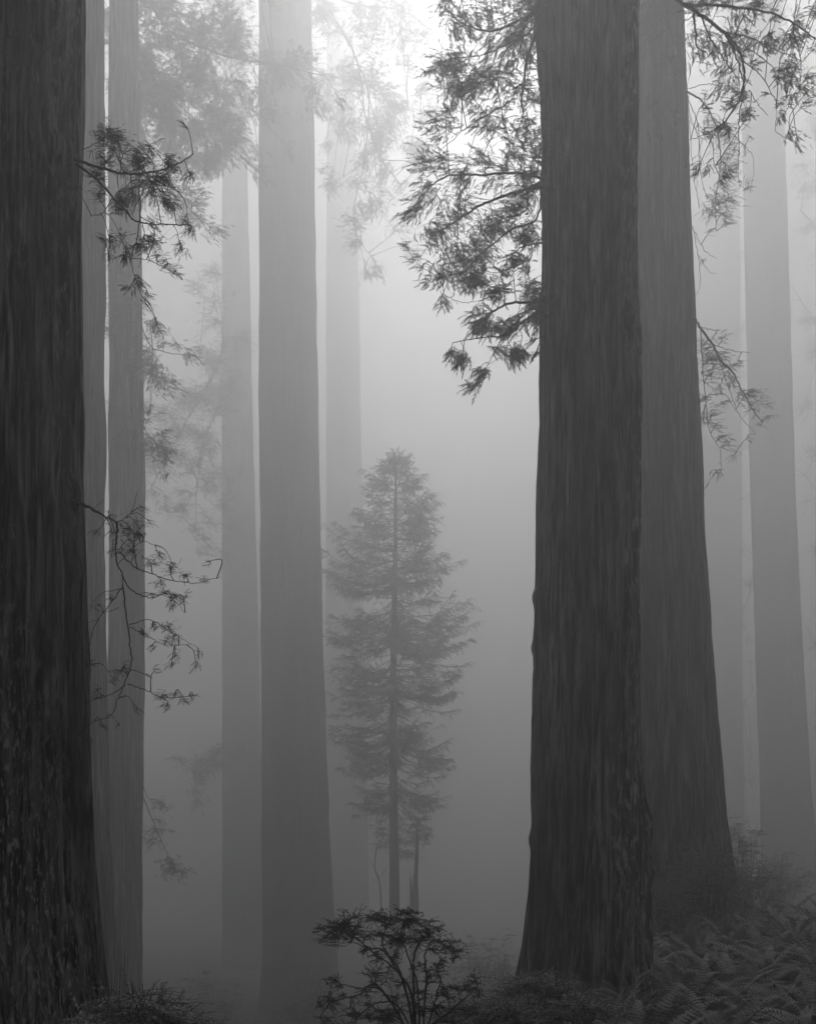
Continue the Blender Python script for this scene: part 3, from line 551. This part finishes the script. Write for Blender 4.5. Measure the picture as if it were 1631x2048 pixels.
bough('centre', [[(622, -60, 5), (640, -20), (670, 40), (705, 100), (722, 160), (730, 230), (760, 310), (802, 372)], [(705, 100, 3), (735, 180), (735, 250), (728, 330), (710, 400), (712, 470), (742, 512)], [(735, 190, 2), (762, 290), (756, 340), (738, 385)], [(756, 320, 1.6), (862, 322)], [(722, 160, 2.5), (780, 200), (840, 220)],
                 [(640, -20, 4), (720, 10), (800, 20), (860, 60)], [(625, 208, 1.8), (650, 222), (690, 255)], [(728, 320, 1.3), (690, 350), (650, 372)], [(630, 140, 2.5), (690, 160), (722, 170)]],
      [(640, 140, 18), (652, 165, 18), (680, 172, 24), (700, 122, 26), (720, 62, 26), (762, 80, 26), (800, 30, 26), (830, 60, 24), (780, 140, 26), (820, 160, 26), (850, 172, 22), (862, 205, 20), (800, 210, 24), (760, 200, 22), (842, 240, 20), (820, 280, 20), (780, 262, 18), (690, 222, 20), (740, 30, 26), (700, 20, 26), (670, 92, 22), (650, 372, 12), (682, 342, 12),
       (724, 520, 14), (760, 482, 18), (800, 492, 18), (752, 552, 18), (842, 400, 18), (800, 442, 18), (740, 120, 24), (790, 100, 24), (850, 120, 20), (866, 30, 18), (730, 500, 12), (770, 400, 10), (840, 330, 14), (850, 460, 14), (660, 20, 20), (870, 380, 14), (830, 520, 16)],
      215, d=72.0, spread=3.5, r0=2.2, size=15, dens=1.2, extra=50, ewid=50, T=T_FAR, label='great pale bough drooping in the light right of the trunk')
bough('fright', [[(1600, 420, 3), (1625, 450), (1645, 500)], [(1600, 600, 2), (1630, 650), (1640, 700)], [(1610, 1250, 2), (1630, 1290)], [(1500, 1180, 2), (1480, 1240)], [(1505, 1380, 2), (1490, 1400)], [(1610, 950, 2), (1640, 1000)]],
      [(1615, 450, 18), (1630, 520, 20), (1615, 640, 18), (1630, 700, 20), (1620, 800, 18), (1630, 900, 18), (1620, 1000, 14), (1628, 1100, 14), (1625, 1290, 12), (1490, 1210, 8), (1486, 1250, 8), (1492, 1330, 7), (1488, 1400, 7), (1490, 1100, 12), (1488, 1000, 12), (1492, 880, 10), (1490, 760, 14), (1490, 640, 14), (1488, 520, 14), (1494, 1280, 10), (1498, 1160, 12), (1500, 1560, 14), (1490, 1500, 6), (1610, 320, 18), (1622, 250, 20), (1600, 380, 16), (1632, 370, 18)],
      216, d=92.0, spread=1.5, r0=2.4, size=14, dens=1.2, T=T_FAR, label='pale side branches along the right edge of the picture')

# ---------------------------------------------------------------- young conifer, broken snag and bare sapling in the clearing
def young_conifer():
    d = D['young']; px = d / FPX; r = np.random.default_rng(301)
    bx = P(787, 0, d)[0]; zb = gz1(bx, d); org = np.array([bx, d, zb])
    e = empty('young_conifer', org, 'slender young conifer with feathery drooping branches in the middle of the misty clearing', 'tree')
    rows = [(905, .6), (950, 2.2), (1050, 3.5), (1150, 5), (1300, 6), (1450, 7), (1600, 8.3), (1750, 9.8), (1850, 11), (2000, 13)]
    xs = lambda y: 790 - 3 * min(1, (y - 905) / 500) + 1.5 * math.sin(y / 130)
    g = Geo(); pts = [P(xs(y), y, d) for y, _ in rows]; pts = [p for p in pts if p[2] > zb - .3]; pts.append([bx, d, zb - .4]); pts = np.array(pts)
    sm = smooth_path(pts, 6); t = np.linspace(0, 1, len(sm)); rad = np.interp(HOR - (sm[:, 2] - EYE) / px, [q[0] for q in rows], [q[1] * px for q in rows])
    n = 12; th = np.linspace(0, 2 * math.pi, n, endpoint=False)
    v = sm[:, None, :] + rad[:, None, None] * np.stack([np.cos(th), np.sin(th), 0 * th], -1)[None]
    i = np.arange(len(sm) - 1)[:, None] * n; j = np.arange(n)[None]; j2 = (j + 1) % n
    g.add(v.reshape(-1, 3), f4=np.stack([i + j, i + j2, i + n + j2, i + n + j], -1).reshape(-1, 4))
    tr = g.build('trunk', M_BARK_FAR, e, origin=org)
    yl = [905, 935, 955, 985, 1030, 1080, 1110, 1160, 1210, 1260, 1300, 1400, 1450, 1510, 1560, 1610, 1680]
    wl = [2, 20, 48, 92, 92, 98, 145, 148, 138, 150, 128, 118, 125, 112, 110, 70, 40]
    wr = [2, 24, 50, 66, 88, 98, 125, 132, 158, 160, 172, 120, 128, 138, 128, 92, 60]
    gb, gf = Geo(), Geo(); pos = []; dirs = []; sz = []; ups = []
    y = 908.0
    while y < 1690:
        for q in range(3 if y < 1500 else 2):
            a = r.uniform(0, 2 * math.pi); yy = y + r.uniform(-6, 6)
            ca = math.cos(a); W = np.interp(yy, yl, wr if ca > 0 else wl) * px * r.uniform(.5, 1.1)
            base = P(xs(yy), yy, d); t_ = (yy - 905) / 700
            rise = 0.25 - 0.62 * min(1, t_ * 1.15) + r.normal(0, .20)        # young branches climb, old ones droop and lift at the tip
            o = np.array([ca, math.sin(a), 0]); s = np.linspace(0, 1, 8)[:, None]
            p = base + o * W * s + np.array([0, 0, 1]) * (rise * W * s - 0.28 * W * s * (1 - s) * t_ * 2 + 0.16 * W * s ** 3)
            p[1:-1] += r.normal(0, .012 * W, (6, 3))
            tube(gb, p, max(.5, 1.1 * W / px / 110) * px, .3 * px, 4)
            bare = r.random() < (.12 + .25 * (yy > 1560))
            side = np.array([-o[1], o[0], 0]); m = int((3 + W / px * .24) * (0.35 if bare else 1))
            for k in range(m):
                tt = r.uniform(.2, 1) ** .65; c = p[int(tt * 7)] + (p[min(7, int(tt * 7) + 1)] - p[int(tt * 7)]) * (tt * 7 % 1)
                sg = 1 if r.random() < .5 else -1; L = W * .34 * (1.05 - tt) * r.uniform(.3, 1.2) + 5 * px
                dr = unit(o * .8 + side * sg * r.uniform(.3, 1.1) + [0, 0, r.normal(-.15, .25)])
                e2 = c + dr * L + [0, 0, -.06 * L]; tube(gb, [c, (c + e2) / 2 + [0, 0, .03 * L], e2], .4 * px, .22 * px, 3)
                for z in range(2):
                    f = r.uniform(.2, 1); pos.append(c + (e2 - c) * f); dirs.append(unit(dr + r.normal(0, .4, 3) * [1, 1, .35])); sz.append(r.uniform(6, 13) * px)
            pos.append(p[-2]); dirs.append(unit(p[-1] - p[-3])); sz.append(17 * px)
        y += 4.6 + 2.5 * math.sin(y / 17.0)
    pos.append(P(790, 922, d)); dirs.append(np.array([0, 0, 1.])); sz.append(14 * px)
    pos, dirs, sz = map(np.array, (pos, dirs, sz)); up = unit(r.normal(0, .3, dirs.shape) + [0.05, 0, 1])
    place(gf, T_FAR, pos, dirs, up, sz, r)
    for L in ([(776, 1490), (740, 1492), (700, 1500)], [(776, 1585), (762, 1605), (740, 1640)], [(778, 1608), (756, 1625), (752, 1650)], [(792, 1560), (812, 1620), (836, 1668)], [(778, 1663), (766, 1658), (752, 1655)]):
        tube(gb, smooth_path([P(a, b, d) for a, b in L], 5), 1.3 * px, .5 * px, 5)
    b = gb.build('branches', M_TWIG, e, origin=org); gf.build('foliage', M_NEEDLE, b, origin=org, smooth=False)
young_conifer()

def snag():
    d = 58.5; px = d / FPX; bx = P(829, 0, d)[0]; zb = gz1(bx, d); org = np.array([bx, d, zb]); r = np.random.default_rng(5)
    e = empty('dead_snag', org, 'broken pointed dead snag standing just right of the young conifer', 'snag')
    def spire(rows, name, parent):
        g = Geo(); n = 10; th = np.linspace(0, 2 * math.pi, n, endpoint=False); V = []
        for (y, x, w) in rows:
            c = P(x, y, d); c[2] = max(c[2], zb - .3); rr = w * px * (1 + r.normal(0, .12, n))
            V.append(c + rr[:, None] * np.stack([np.cos(th), np.sin(th), 0 * th + r.normal(0, .6, n) * .2], -1))
        i = np.arange(len(rows) - 1)[:, None] * n; j = np.arange(n)[None]; j2 = (j + 1) % n
        g.add(np.concatenate(V), f4=np.stack([i + j, i + j2, i + n + j2, i + n + j], -1).reshape(-1, 4)); return g.build(name, M_DEAD, parent, origin=org)
    spire([(1652, 832, .3), (1662, 832, 1.8), (1685, 833, 3), (1710, 833, 3.6), (1740, 832, 3.8), (1770, 831, 5), (1800, 830, 6), (1850, 829, 7.5), (1920, 828, 9), (2080, 827, 10)], 'trunk', e)
    spire([(1753, 820, .3), (1764, 821, 1.6), (1790, 822, 3), (1850, 823, 4.5), (1950, 824, 5)], 'splinter', e)
snag()

def bare_sapling():
    d = 57.0; px = d / FPX; bx = P(761, 0, d)[0]; zb = gz1(bx, d); org = np.array([bx, d, zb])
    g = Geo(); L = [(752, 1655), (765, 1662), (764, 1675), (755, 1690), (750, 1715), (750, 1740), (757, 1758), (761, 1790), (762, 1840), (762, 1940), (762, 2060)]
    tube(g, smooth_path([P(a, b, d) for a, b in L], 6), .9 * px, 2.0 * px, 6)
    for M in ([(762, 1670), (768, 1680), (778, 1672)], [(750, 1735), (742, 1728), (738, 1716)], [(757, 1758), (770, 1742), (772, 1735)]):
        tube(g, smooth_path([P(a, b, d) for a, b in M], 4), .8 * px, .4 * px, 4)
    o = g.build('bare_sapling', M_DEAD, None, origin=org)
    tag(o, 'thin crooked leafless sapling standing left of the young conifer trunk', 'sapling')
bare_sapling()

# ---------------------------------------------------------------- shrubs
def leaf_cards(g, pos, dirs, size, r, wide=.42, flat=.7):
    """small pointed oval leaves, folded a little along the midrib"""
    pos = np.asarray(pos); d = unit(dirs); n = unit(r.normal(0, flat, d.shape) + [0, 0, 1]); s = unit(np.cross(n, d)); n = np.cross(d, s)
    L = np.asarray(size)[:, None]; W = L * wide
    v = np.stack([pos, pos + d * L * .45 + s * W * .5 + n * L * .07, pos + d * L, pos + d * L * .45 - s * W * .5 + n * L * .07, ], 1)
    k = np.arange(len(pos))[:, None] * 4
    g.add(v.reshape(-1, 3), f3=np.concatenate([k + [0, 1, 2], k + [0, 2, 3]]))

def front_shrub():
    d = 7.6; px = d / FPX; r = np.random.default_rng(401); bx = P(828, 0, d)[0]; zb = gz1(bx, d); org = np.array([bx, d, zb])
    e = empty('huckleberry_shrub', org, 'dark airy small leaved shrub with fanned bare stems at the bottom centre', 'shrub')
    stems = [[(832, 2280), (828, 2100), (815, 1990), (790, 1940), (750, 1908), (715, 1880), (688, 1862)], [(838, 2280), (832, 2100), (822, 1990), (800, 1950), (775, 1910), (765, 1880), (780, 1840), (802, 1835)], [(842, 2280), (836, 2100), (826, 1960), (830, 1905), (845, 1882), (880, 1880)],
             [(830, 2280), (822, 2090), (780, 2002), (745, 1970), (715, 1990), (665, 2005), (640, 2035)], [(826, 2280), (815, 2080), (765, 1985), (712, 1976), (676, 1966)], [(848, 2280), (845, 2080), (852, 1960), (850, 1910), (870, 1882), (922, 1918)], [(850, 2280), (852, 2080), (900, 2022), (935, 1992), (962, 1962)],
             [(834, 2280), (830, 2090), (805, 1960), (770, 1905), (735, 1895), (705, 1885)], [(840, 2280), (838, 2090), (835, 1980), (815, 1910), (800, 1870), (815, 1830)], [(836, 2280), (828, 2100), (800, 2020), (760, 2005), (720, 2030), (700, 2060)], [(846, 2280), (848, 2100), (870, 2000), (880, 1960), (868, 1930)],
             [(828, 2200), (810, 2060), (775, 2030), (740, 2045)], [(845, 2200), (860, 2060), (900, 2045), (930, 2040)]]
    gb, gf = Geo(), Geo(); paths = []
    for k, s in enumerate(stems):
        n = len(s); dep = d + r.normal(0, .35) * np.linspace(0, 1, n) ** 1.3
        w = [P(a, b, q) for (a, b), q in zip(s, dep)]; w[0][2] = zb - .05; pt = smooth_path(w, 7); pt[2:-1] += r.normal(0, .8 * px, (len(pt) - 3, 3)); paths.append(pt[8:]); tube(gb, pt, r.uniform(2.2, 3.4) * px, .8 * px, 6)
    ap = np.concatenate(paths)
    cl = [(660, 1855, 16), (680, 1870, 22), (700, 1850, 20), (700, 1885, 20), (725, 1838, 18), (730, 1865, 24), (750, 1845, 20), (755, 1880, 20), (775, 1832, 18), (775, 1868, 24), (800, 1822, 12), (800, 1850, 24), (805, 1885, 20), (825, 1842, 18), (830, 1870, 24), (852, 1852, 18), (850, 1885, 22), (870, 1862, 18), (880, 1885, 20),
          (900, 1892, 16), (915, 1917, 12), (890, 1915, 14), (870, 1940, 16), (862, 1958, 14), (745, 1950, 18), (770, 1960, 18), (760, 1928, 16), (790, 1972, 18), (648, 1966, 12), (680, 1978, 12), (702, 2000, 14), (650, 2005, 14), (665, 2025, 16), (720, 2022, 18), (740, 1992, 18), (780, 2022, 22), (810, 2032, 22), (850, 2002, 20), (870, 2012, 18),
          (880, 1982, 18), (900, 2002, 18), (930, 2002, 18), (850, 2036, 22), (700, 2040, 18), (750, 2045, 22), (900, 2040, 20), (940, 2030, 18), (955, 1975, 14), (690, 1830, 10), (665, 1885, 14), (640, 1862, 9), (830, 1820, 8), (720, 1905, 12), (800, 1915, 10), (840, 1930, 10), (655, 2045, 14), (970, 2010, 14)]
    pos = []; dr = []; sz = []
    cl = [(x + r.uniform(-1, 1) * c, y + r.uniform(-.8, .8) * c, c * r.uniform(.7, 1.1)) for (x, y, c) in cl for _ in range(2)]
    for (x, y, c) in cl:
        q = P(x, y, d); k = np.argmin(((ap - q)[:, [0, 2]] ** 2).sum(1)); a = ap[k]; q[1] = a[1] + r.normal(0, .22); ln = np.linalg.norm(q - a)
        out = unit(q - a + r.normal(0, .01, 3)); tw = smooth_path([a, (a + q) / 2 + [0, 0, .1 * ln], q], 5); tube(gb, tw, 1.1 * px, .6 * px, 4)
        for t in range(int(c * 1.15)):
            s0 = tw[r.integers(2, len(tw))]; v = unit(out * .6 + r.normal(0, 1, 3) * [1.2, 1, .5] + [0, 0, .05]); L = c * px * r.uniform(.6, 2.0)
            e2 = s0 + v * L - [0, 0, .08 * L]; mp = (s0 + e2) / 2 + [0, 0, .07 * L]; tp = smooth_path([s0, mp, e2], 4); tube(gb, tp, .6 * px, .3 * px, 3)
            m = r.integers(8, 16)
            for z in range(m):
                f = r.uniform(.15, 1); u_ = f * (len(tp) - 1.001); w = tp[int(u_)] * (1 - u_ % 1) + tp[int(u_) + 1] * (u_ % 1) + r.normal(0, .8 * px, 3); pos.append(w); dr.append(unit(v + r.normal(0, .8, 3) * [1, 1, .6])); sz.append(r.uniform(2.4, 5.0) * px)
    for z in range(16):                                     # long bare whips on the left
        y0 = r.uniform(1835, 1900); x0 = r.uniform(672, 710); L = r.uniform(30, 62); y1 = y0 + r.uniform(-12, 8)
        tube(gb, smooth_path([P(x0, y0, d), P(x0 - L * .5, y0 + (y1 - y0) * .3 + 2, d - .1), P(x0 - L, y1, d - .15)], 5), .6 * px, .3 * px, 3)
    b = gb.build('stems', M_TWIG, e, origin=org); leaf_cards(gf, pos, np.array(dr), sz, r); gf.build('leaves', M_SHRUB, e, origin=org, smooth=False)
front_shrub()

def bush(x, y, h, w, n, leaf, label, seed, name='shrub', mat=None, group=None, per=11, dome=.5):
    """many stemmed shrub: arching stems, level sprays of leaves"""
    r = np.random.default_rng(seed); zb = gz1(x, y); org = np.array([x, y, zb]); gb, gf = Geo(), Geo(); pos = []; dr = []; sz = []
    for k in range(n):
        a = r.uniform(0, 2 * math.pi); q = r.uniform(0, 1) ** .6; rad = q * w / 2; hh = h * (1 - dome * q ** 2.2) * r.uniform(1.2 - dome, 1.03)
        o = np.array([math.cos(a), math.sin(a), 0]); tip = org + o * rad + [0, 0, hh]
        p = smooth_path([org + o * rad * .3 - [0, 0, .05], org + o * rad * .5 + [0, 0, hh * .35] + r.normal(0, .05 * h, 3), org + o * rad * .75 + [0, 0, hh * .75] + r.normal(0, .06 * h, 3), tip + r.normal(0, .06 * h, 3) * [1, 1, 0]], 4); tube(gb, p, .006 * h ** .5, .002, 4)
        for t in range(per):
            f = r.uniform(.5, 1) ** .7; s0 = p[int(f * (len(p) - 1))]; v = unit(o * .5 + r.normal(0, 1, 3) * [1, 1, .16]); L = max(w, 1.25) * r.uniform(.07, .2)
            e2 = s0 + v * L - [0, 0, .12 * L]; tube(gb, [s0, (s0 + e2) / 2 + [0, 0, .05 * L], e2], .002, .001, 3)
            sd_ = unit(np.cross(v, [0, 0, 1]))
            m = max(4, int(L / (leaf * .42)))
            for z in range(m):
                g_ = (z + .5) / m; sg = 1 if z % 2 else -1; pos.append(s0 + (e2 - s0) * g_ + [0, 0, .05 * L * math.sin(g_ * 3)]); dr.append(unit(v * .7 + sd_ * sg + r.normal(0, .25, 3))); sz.append(leaf * r.uniform(.7, 1.25))
    e = empty(name, org, label, 'shrub', group)
    gb.build('stems', M_TWIG, e, origin=org); leaf_cards(gf, pos, np.array(dr), sz, r, .5, .35); gf.build('leaves', mat or M_SHRUBL, e, origin=org, smooth=False)

def at(xpx, d): return (xpx - CX) / FPX * d, d
L_ = [(60, 5.6, .86, .8, 'low leafy shrub in the bottom left corner'), (175, 5.7, .90, .7, 'low leafy shrub against the foot of the huge left trunk'), (285, 6.0, 1.08, .85, 'taller low shrub just right of the huge left trunk'), (345, 5.9, .9, .45, 'smallest low shrub at the right end of the bottom left clump'),
      (120, 5.2, .8, .8, 'nearest low shrub cut by the bottom edge at left')]
for k, (xp, d, h, w, lab) in enumerate(L_):
    x, y = at(xp, d); bush(x, y, h, w, 80, .028, lab, 500 + k, 'low_shrub', dome=.28, group='low shrubs under the huge left trunk')
L2 = [(1075, 9.6, .92, 1.2, 'dense low shrub in front of the foot of the broad dark trunk'), (1010, 8.8, .66, .8, 'low shrub between the airy dark shrub and the broad dark trunk'), (1150, 9.0, .70, .9, 'low shrub at the left end of the fern bank'), (1090, 8.0, .42, 1.1, 'nearest low shrub cut by the bottom edge right of centre'), (955, 9.6, .6, .7, 'low shrub partly behind the right side of the airy dark shrub')]
for k, (xp, d, h, w, lab) in enumerate(L2):
    x, y = at(xp, d); bush(x, y, h, w, 80, .026, lab, 520 + k, 'low_shrub', dome=.28, group='low shrubs in front of the broad dark trunk')
for k, (xp, d, top, w, n, lf, lab) in enumerate([(1405, 24.0, 1662, 2.1, 60, .075, 'broad leaved shrub growing in front of the foot of the leaning trunk'), (1478, 29.5, 1615, 1.5, 40, .08, 'tall misty shrub beside the right foot of the leaning trunk'), (1335, 22.5, 1745, 1.2, 36, .07, 'small shrub in the gap between the broad dark trunk and the leaning trunk'),
                                               (960, 33.0, 1812, 2.6, 50, .09, 'faint shrub in the fog left of the foot of the broad dark trunk'), (1010, 25.0, 1905, 1.6, 40, .07, 'dim shrub in the hollow behind the low shrubs, beside the broad dark trunk'), (1560, 33.0, 1700, 2.2, 40, .09, 'faint shrub in front of the hazy far right trunk'),
                                               (1500, 25.0, 1720, 1.5, 40, .07, 'misty shrub above the fern bank right of the leaning trunk'), (430, 36.0, 1925, 3.0, 50, .1, 'faint low shrub in the fog below the faint trunk at left centre'), (620, 30.0, 1960, 2.4, 46, .09, 'faint low shrub in the fog at the foot of the straight pale trunk')]):
    x, y = at(xp, d); h = P(xp, top, d)[2] - gz1(x, y); bush(x, y, max(.6, h), w, n, lf, lab, 560 + k, 'shrub', per=14)

def stalks():
    d = 8.2; px = d / FPX; r = np.random.default_rng(9); bx = P(238, 0, d)[0]; zb = gz1(bx, d); org = np.array([bx, d, zb]); g = Geo()
    for x0, x1, y1 in [(228, 238, 1884), (232, 244, 1888), (234, 243, 1905), (240, 251, 1893), (246, 256, 1908), (250, 250, 1925), (226, 232, 1918), (222, 224, 1945), (276, 278, 1955), (282, 281, 1960), (236, 240, 1935), (244, 247, 1940)]:
        y0 = HOR + (EYE - zb) / px
        tube(g, smooth_path([P(x0, y0 + 3, d + r.normal(0, .05)), P((x0 + x1) / 2 - 2, (y0 + y1) / 2, d), P(x1, y1, d)], 5), .6 * px, .3 * px, 4)
    o = g.build('dry_stalks', M_DEAD, None, origin=org); tag(o, 'tuft of thin dry stalks beside the foot of the huge left trunk', 'dry stalks')
    s = Geo(); th = np.linspace(0, 2 * math.pi, 14, endpoint=False); V = []
    hs = [(-.2, .085), (0, .075), (.08, .06), (.16, .045), (.26, .018)]
    o2 = np.array([P(228, 0, d)[0], d + .1, gz1(P(228, 0, d)[0], d + .1) + .0])
    for z, q in hs: V.append(np.stack([q * np.cos(th) * (1 + r.normal(0, .1, 14)), q * np.sin(th), z + r.normal(0, .015, 14)], -1) + o2)
    i = np.arange(4)[:, None] * 14; j = np.arange(14)[None]; j2 = (j + 1) % 14
    s.add(np.concatenate(V), f4=np.stack([i + j, i + j2, i + 14 + j2, i + 14 + j], -1).reshape(-1, 4))
    tag(s.build('stump', M_BARK, None, origin=o2), 'small dark splintered stump at the foot of the dry stalks', 'stump')
stalks()

# ---------------------------------------------------------------- sword ferns
def fern_mesh(seed, nf, L0):
    r = np.random.default_rng(seed); V = []; F = []; n = 0; Q = []
    g = Geo()
    for k in range(nf):
        a = 2 * math.pi * (k + r.uniform(-.35, .35)) / nf; L = L0 * r.uniform(.7, 1.12); el = R(r.uniform(42, 74)); bend = r.uniform(.9, 1.6)
        o = np.array([math.cos(a), math.sin(a), 0]); m = 25; s = np.linspace(0, 1, m)
        ang = el - bend * s ** 1.3; st = L / (m - 1)
        hx = np.concatenate([[0], np.cumsum(np.cos(ang[:-1]) * st)]); hz = np.concatenate([[0], np.cumsum(np.sin(ang[:-1]) * st)])
        p = o * hx[:, None] + np.array([0, 0, 1]) * hz[:, None] + o * .02
        side0 = np.array([-o[1], o[0], 0]); tw = r.normal(0, .45); tube(g, p[::3], .004, .0012, 3)
        pin = L * .115
        for i in range(2, m):
            t = s[i]; w = pin * min(1, (t - .02) * 4.5) * (1 - t) ** .55 * r.uniform(.85, 1.1)
            d = unit(p[i] - p[i - 1]); nrm = unit(np.cross(side0, d)); sd_ = side0 * math.cos(tw) + nrm * math.sin(tw)
            for sg in (1, -1):
                u = unit(sd_ * sg + d * .28 - nrm * -.0 + np.array([0, 0, -.22])); q = st * .30; b = p[i]
                v = np.array([b - d * q, b + d * q, b + u * w * .6 + d * q * .9, b + u * w, b + u * w * .55 - d * q * .8])
                g.add(v, f3=[[2, 3, 4]], f4=[[0, 1, 2, 4]])
    return g
def ferns():
    r = np.random.default_rng(600); protos = []
    placed = []; k = 0
    def proto(i, x, y, lab, grp):
        g = fern_mesh(700 + i, [11, 13, 15, 12, 14][i], .95); o = g.build('sword_fern', M_FERN, None, smooth=False); o.location = (x, y, gz1(x, y)); protos.append(o); return tag(o, lab, 'fern', grp)
    tries = 0
    while k < 125 and tries < 9000:
        tries += 1
        d = r.uniform(7.2, 27) ; xp = r.uniform(1130, 1760) if d < 20 else r.uniform(1290, 1760); x, y = at(xp, d)
        if d > 11 and xp < 1215: continue
        if math.hypot(x - (1175 - CX) / FPX * 15.5, y - 15.5) < 1.4 or math.hypot(x - (1330 - CX) / FPX * 28, y - 28) < 2.7: continue
        if d < 9.2 and xp < 1215: continue
        if d < 8.3 and r.random() < .5: continue
        if any((x - a) ** 2 + (y - b) ** 2 < .5 for a, b in placed): continue
        placed.append((x, y))
        if d < 10.5: lab, grp = 'near sword fern with sharp fronds along the bottom right edge', 'sword ferns along the bottom right edge'
        elif d < 15: lab, grp = 'sword fern with long arching fronds in the middle of the bank at lower right', 'sword ferns in the middle of the bank'
        elif xp < 1330: lab, grp = 'sword fern at the right foot of the broad dark trunk', 'sword ferns at the foot of the broad dark trunk'
        else: lab, grp = 'soft grey sword fern high on the misty bank at right', 'sword ferns high on the bank'
        if k < 5: o = proto(k, x, y, lab, grp)
        else:
            o = protos[k % 5].copy(); COL.objects.link(o); o['label'] = lab; o['group'] = grp; o.location = (x, y, gz1(x, y))
        s = r.uniform(.85, 1.3); o.scale = (s, s, s * r.uniform(.85, 1.1)); o.rotation_euler = (r.normal(0, .12), r.normal(0, .12), r.uniform(0, 6.28)); k += 1
ferns()
ORD = ['leftmost', 'second', 'third', 'fourth', 'fifth', 'sixth', 'seventh', 'eighth', 'ninth', 'tenth', 'eleventh', 'twelfth', 'thirteenth', 'fourteenth', 'fifteenth', 'sixteenth', 'seventeenth', 'eighteenth', 'nineteenth', 'twentieth']
for grp, where in [('sword ferns along the bottom right edge', 'along the bottom right edge of the picture'), ('sword ferns in the middle of the bank', 'in the middle of the fern bank'), ('sword ferns at the foot of the broad dark trunk', 'at the right foot of the broad dark trunk')]:
    row = sorted([o for o in COL.objects if o.get('group') == grp], key=lambda o: o.location.x / o.location.y)
    for i, o in enumerate(row):
        if i < len(ORD): o['label'] = 'leftmost sword fern ' + where if i == 0 else ORD[i] + ' sword fern from the left ' + where

def ground_cover():
    r = np.random.default_rng(801); n = 26000
    d = r.uniform(5.5, 24, n) ** 1.0; x = r.uniform(-.48, .55, n) * d; z = gz(x, d)
    keep = (vnoise(np.mod((x + 40) * 1.1, 400), d * 1.1, 512, 9) + vnoise(np.mod((x + 40) * 3.1, 400), d * 3.1, 512, 10) * .5) > .5
    x, d, z = x[keep], d[keep], z[keep]; g = Geo()
    pos = np.stack([x, d, z + r.uniform(0, .10, len(x))], -1)
    leaf_cards(g, pos, unit(r.normal(0, 1, pos.shape) * [1, 1, .35]), r.uniform(.025, .075, len(x)), r, .75, .5)
    tag(g.build('ground_cover', M_NEEDLE, None, smooth=False), kind='stuff')
ground_cover()
# ---------------------------------------------------------------- the fog
def haze():
    g = Geo(); x0, x1, y0, y1, z0, z1 = HAZE_BOX
    v = [(x, y, z) for z in (z0, z1) for y in (y0, y1) for x in (x0, x1)]
    g.add(v, f4=[(0, 2, 3, 1), (4, 5, 7, 6), (0, 1, 5, 4), (2, 6, 7, 3), (0, 4, 6, 2), (1, 3, 7, 5)])
    m = bpy.data.materials.new('fog_air'); m.use_nodes = True; n = m.node_tree; n.nodes.clear()
    out = n.nodes.new('ShaderNodeOutputMaterial'); pv = n.nodes.new('ShaderNodeVolumePrincipled')
    pv.inputs['Color'].default_value = grey(HAZE_COL); pv.inputs['Density'].default_value = HAZE_DENSITY
    pv.inputs['Anisotropy'].default_value = HAZE_G
    n.links.new(pv.outputs[0], out.inputs['Volume']); m.cycles.volume_sampling = 'DISTANCE'
    o = g.build('haze', m, smooth=False); tag(o, kind='stuff')
HAZE_BOX = (-320, 320, -24, 420, -8, 112)
haze()
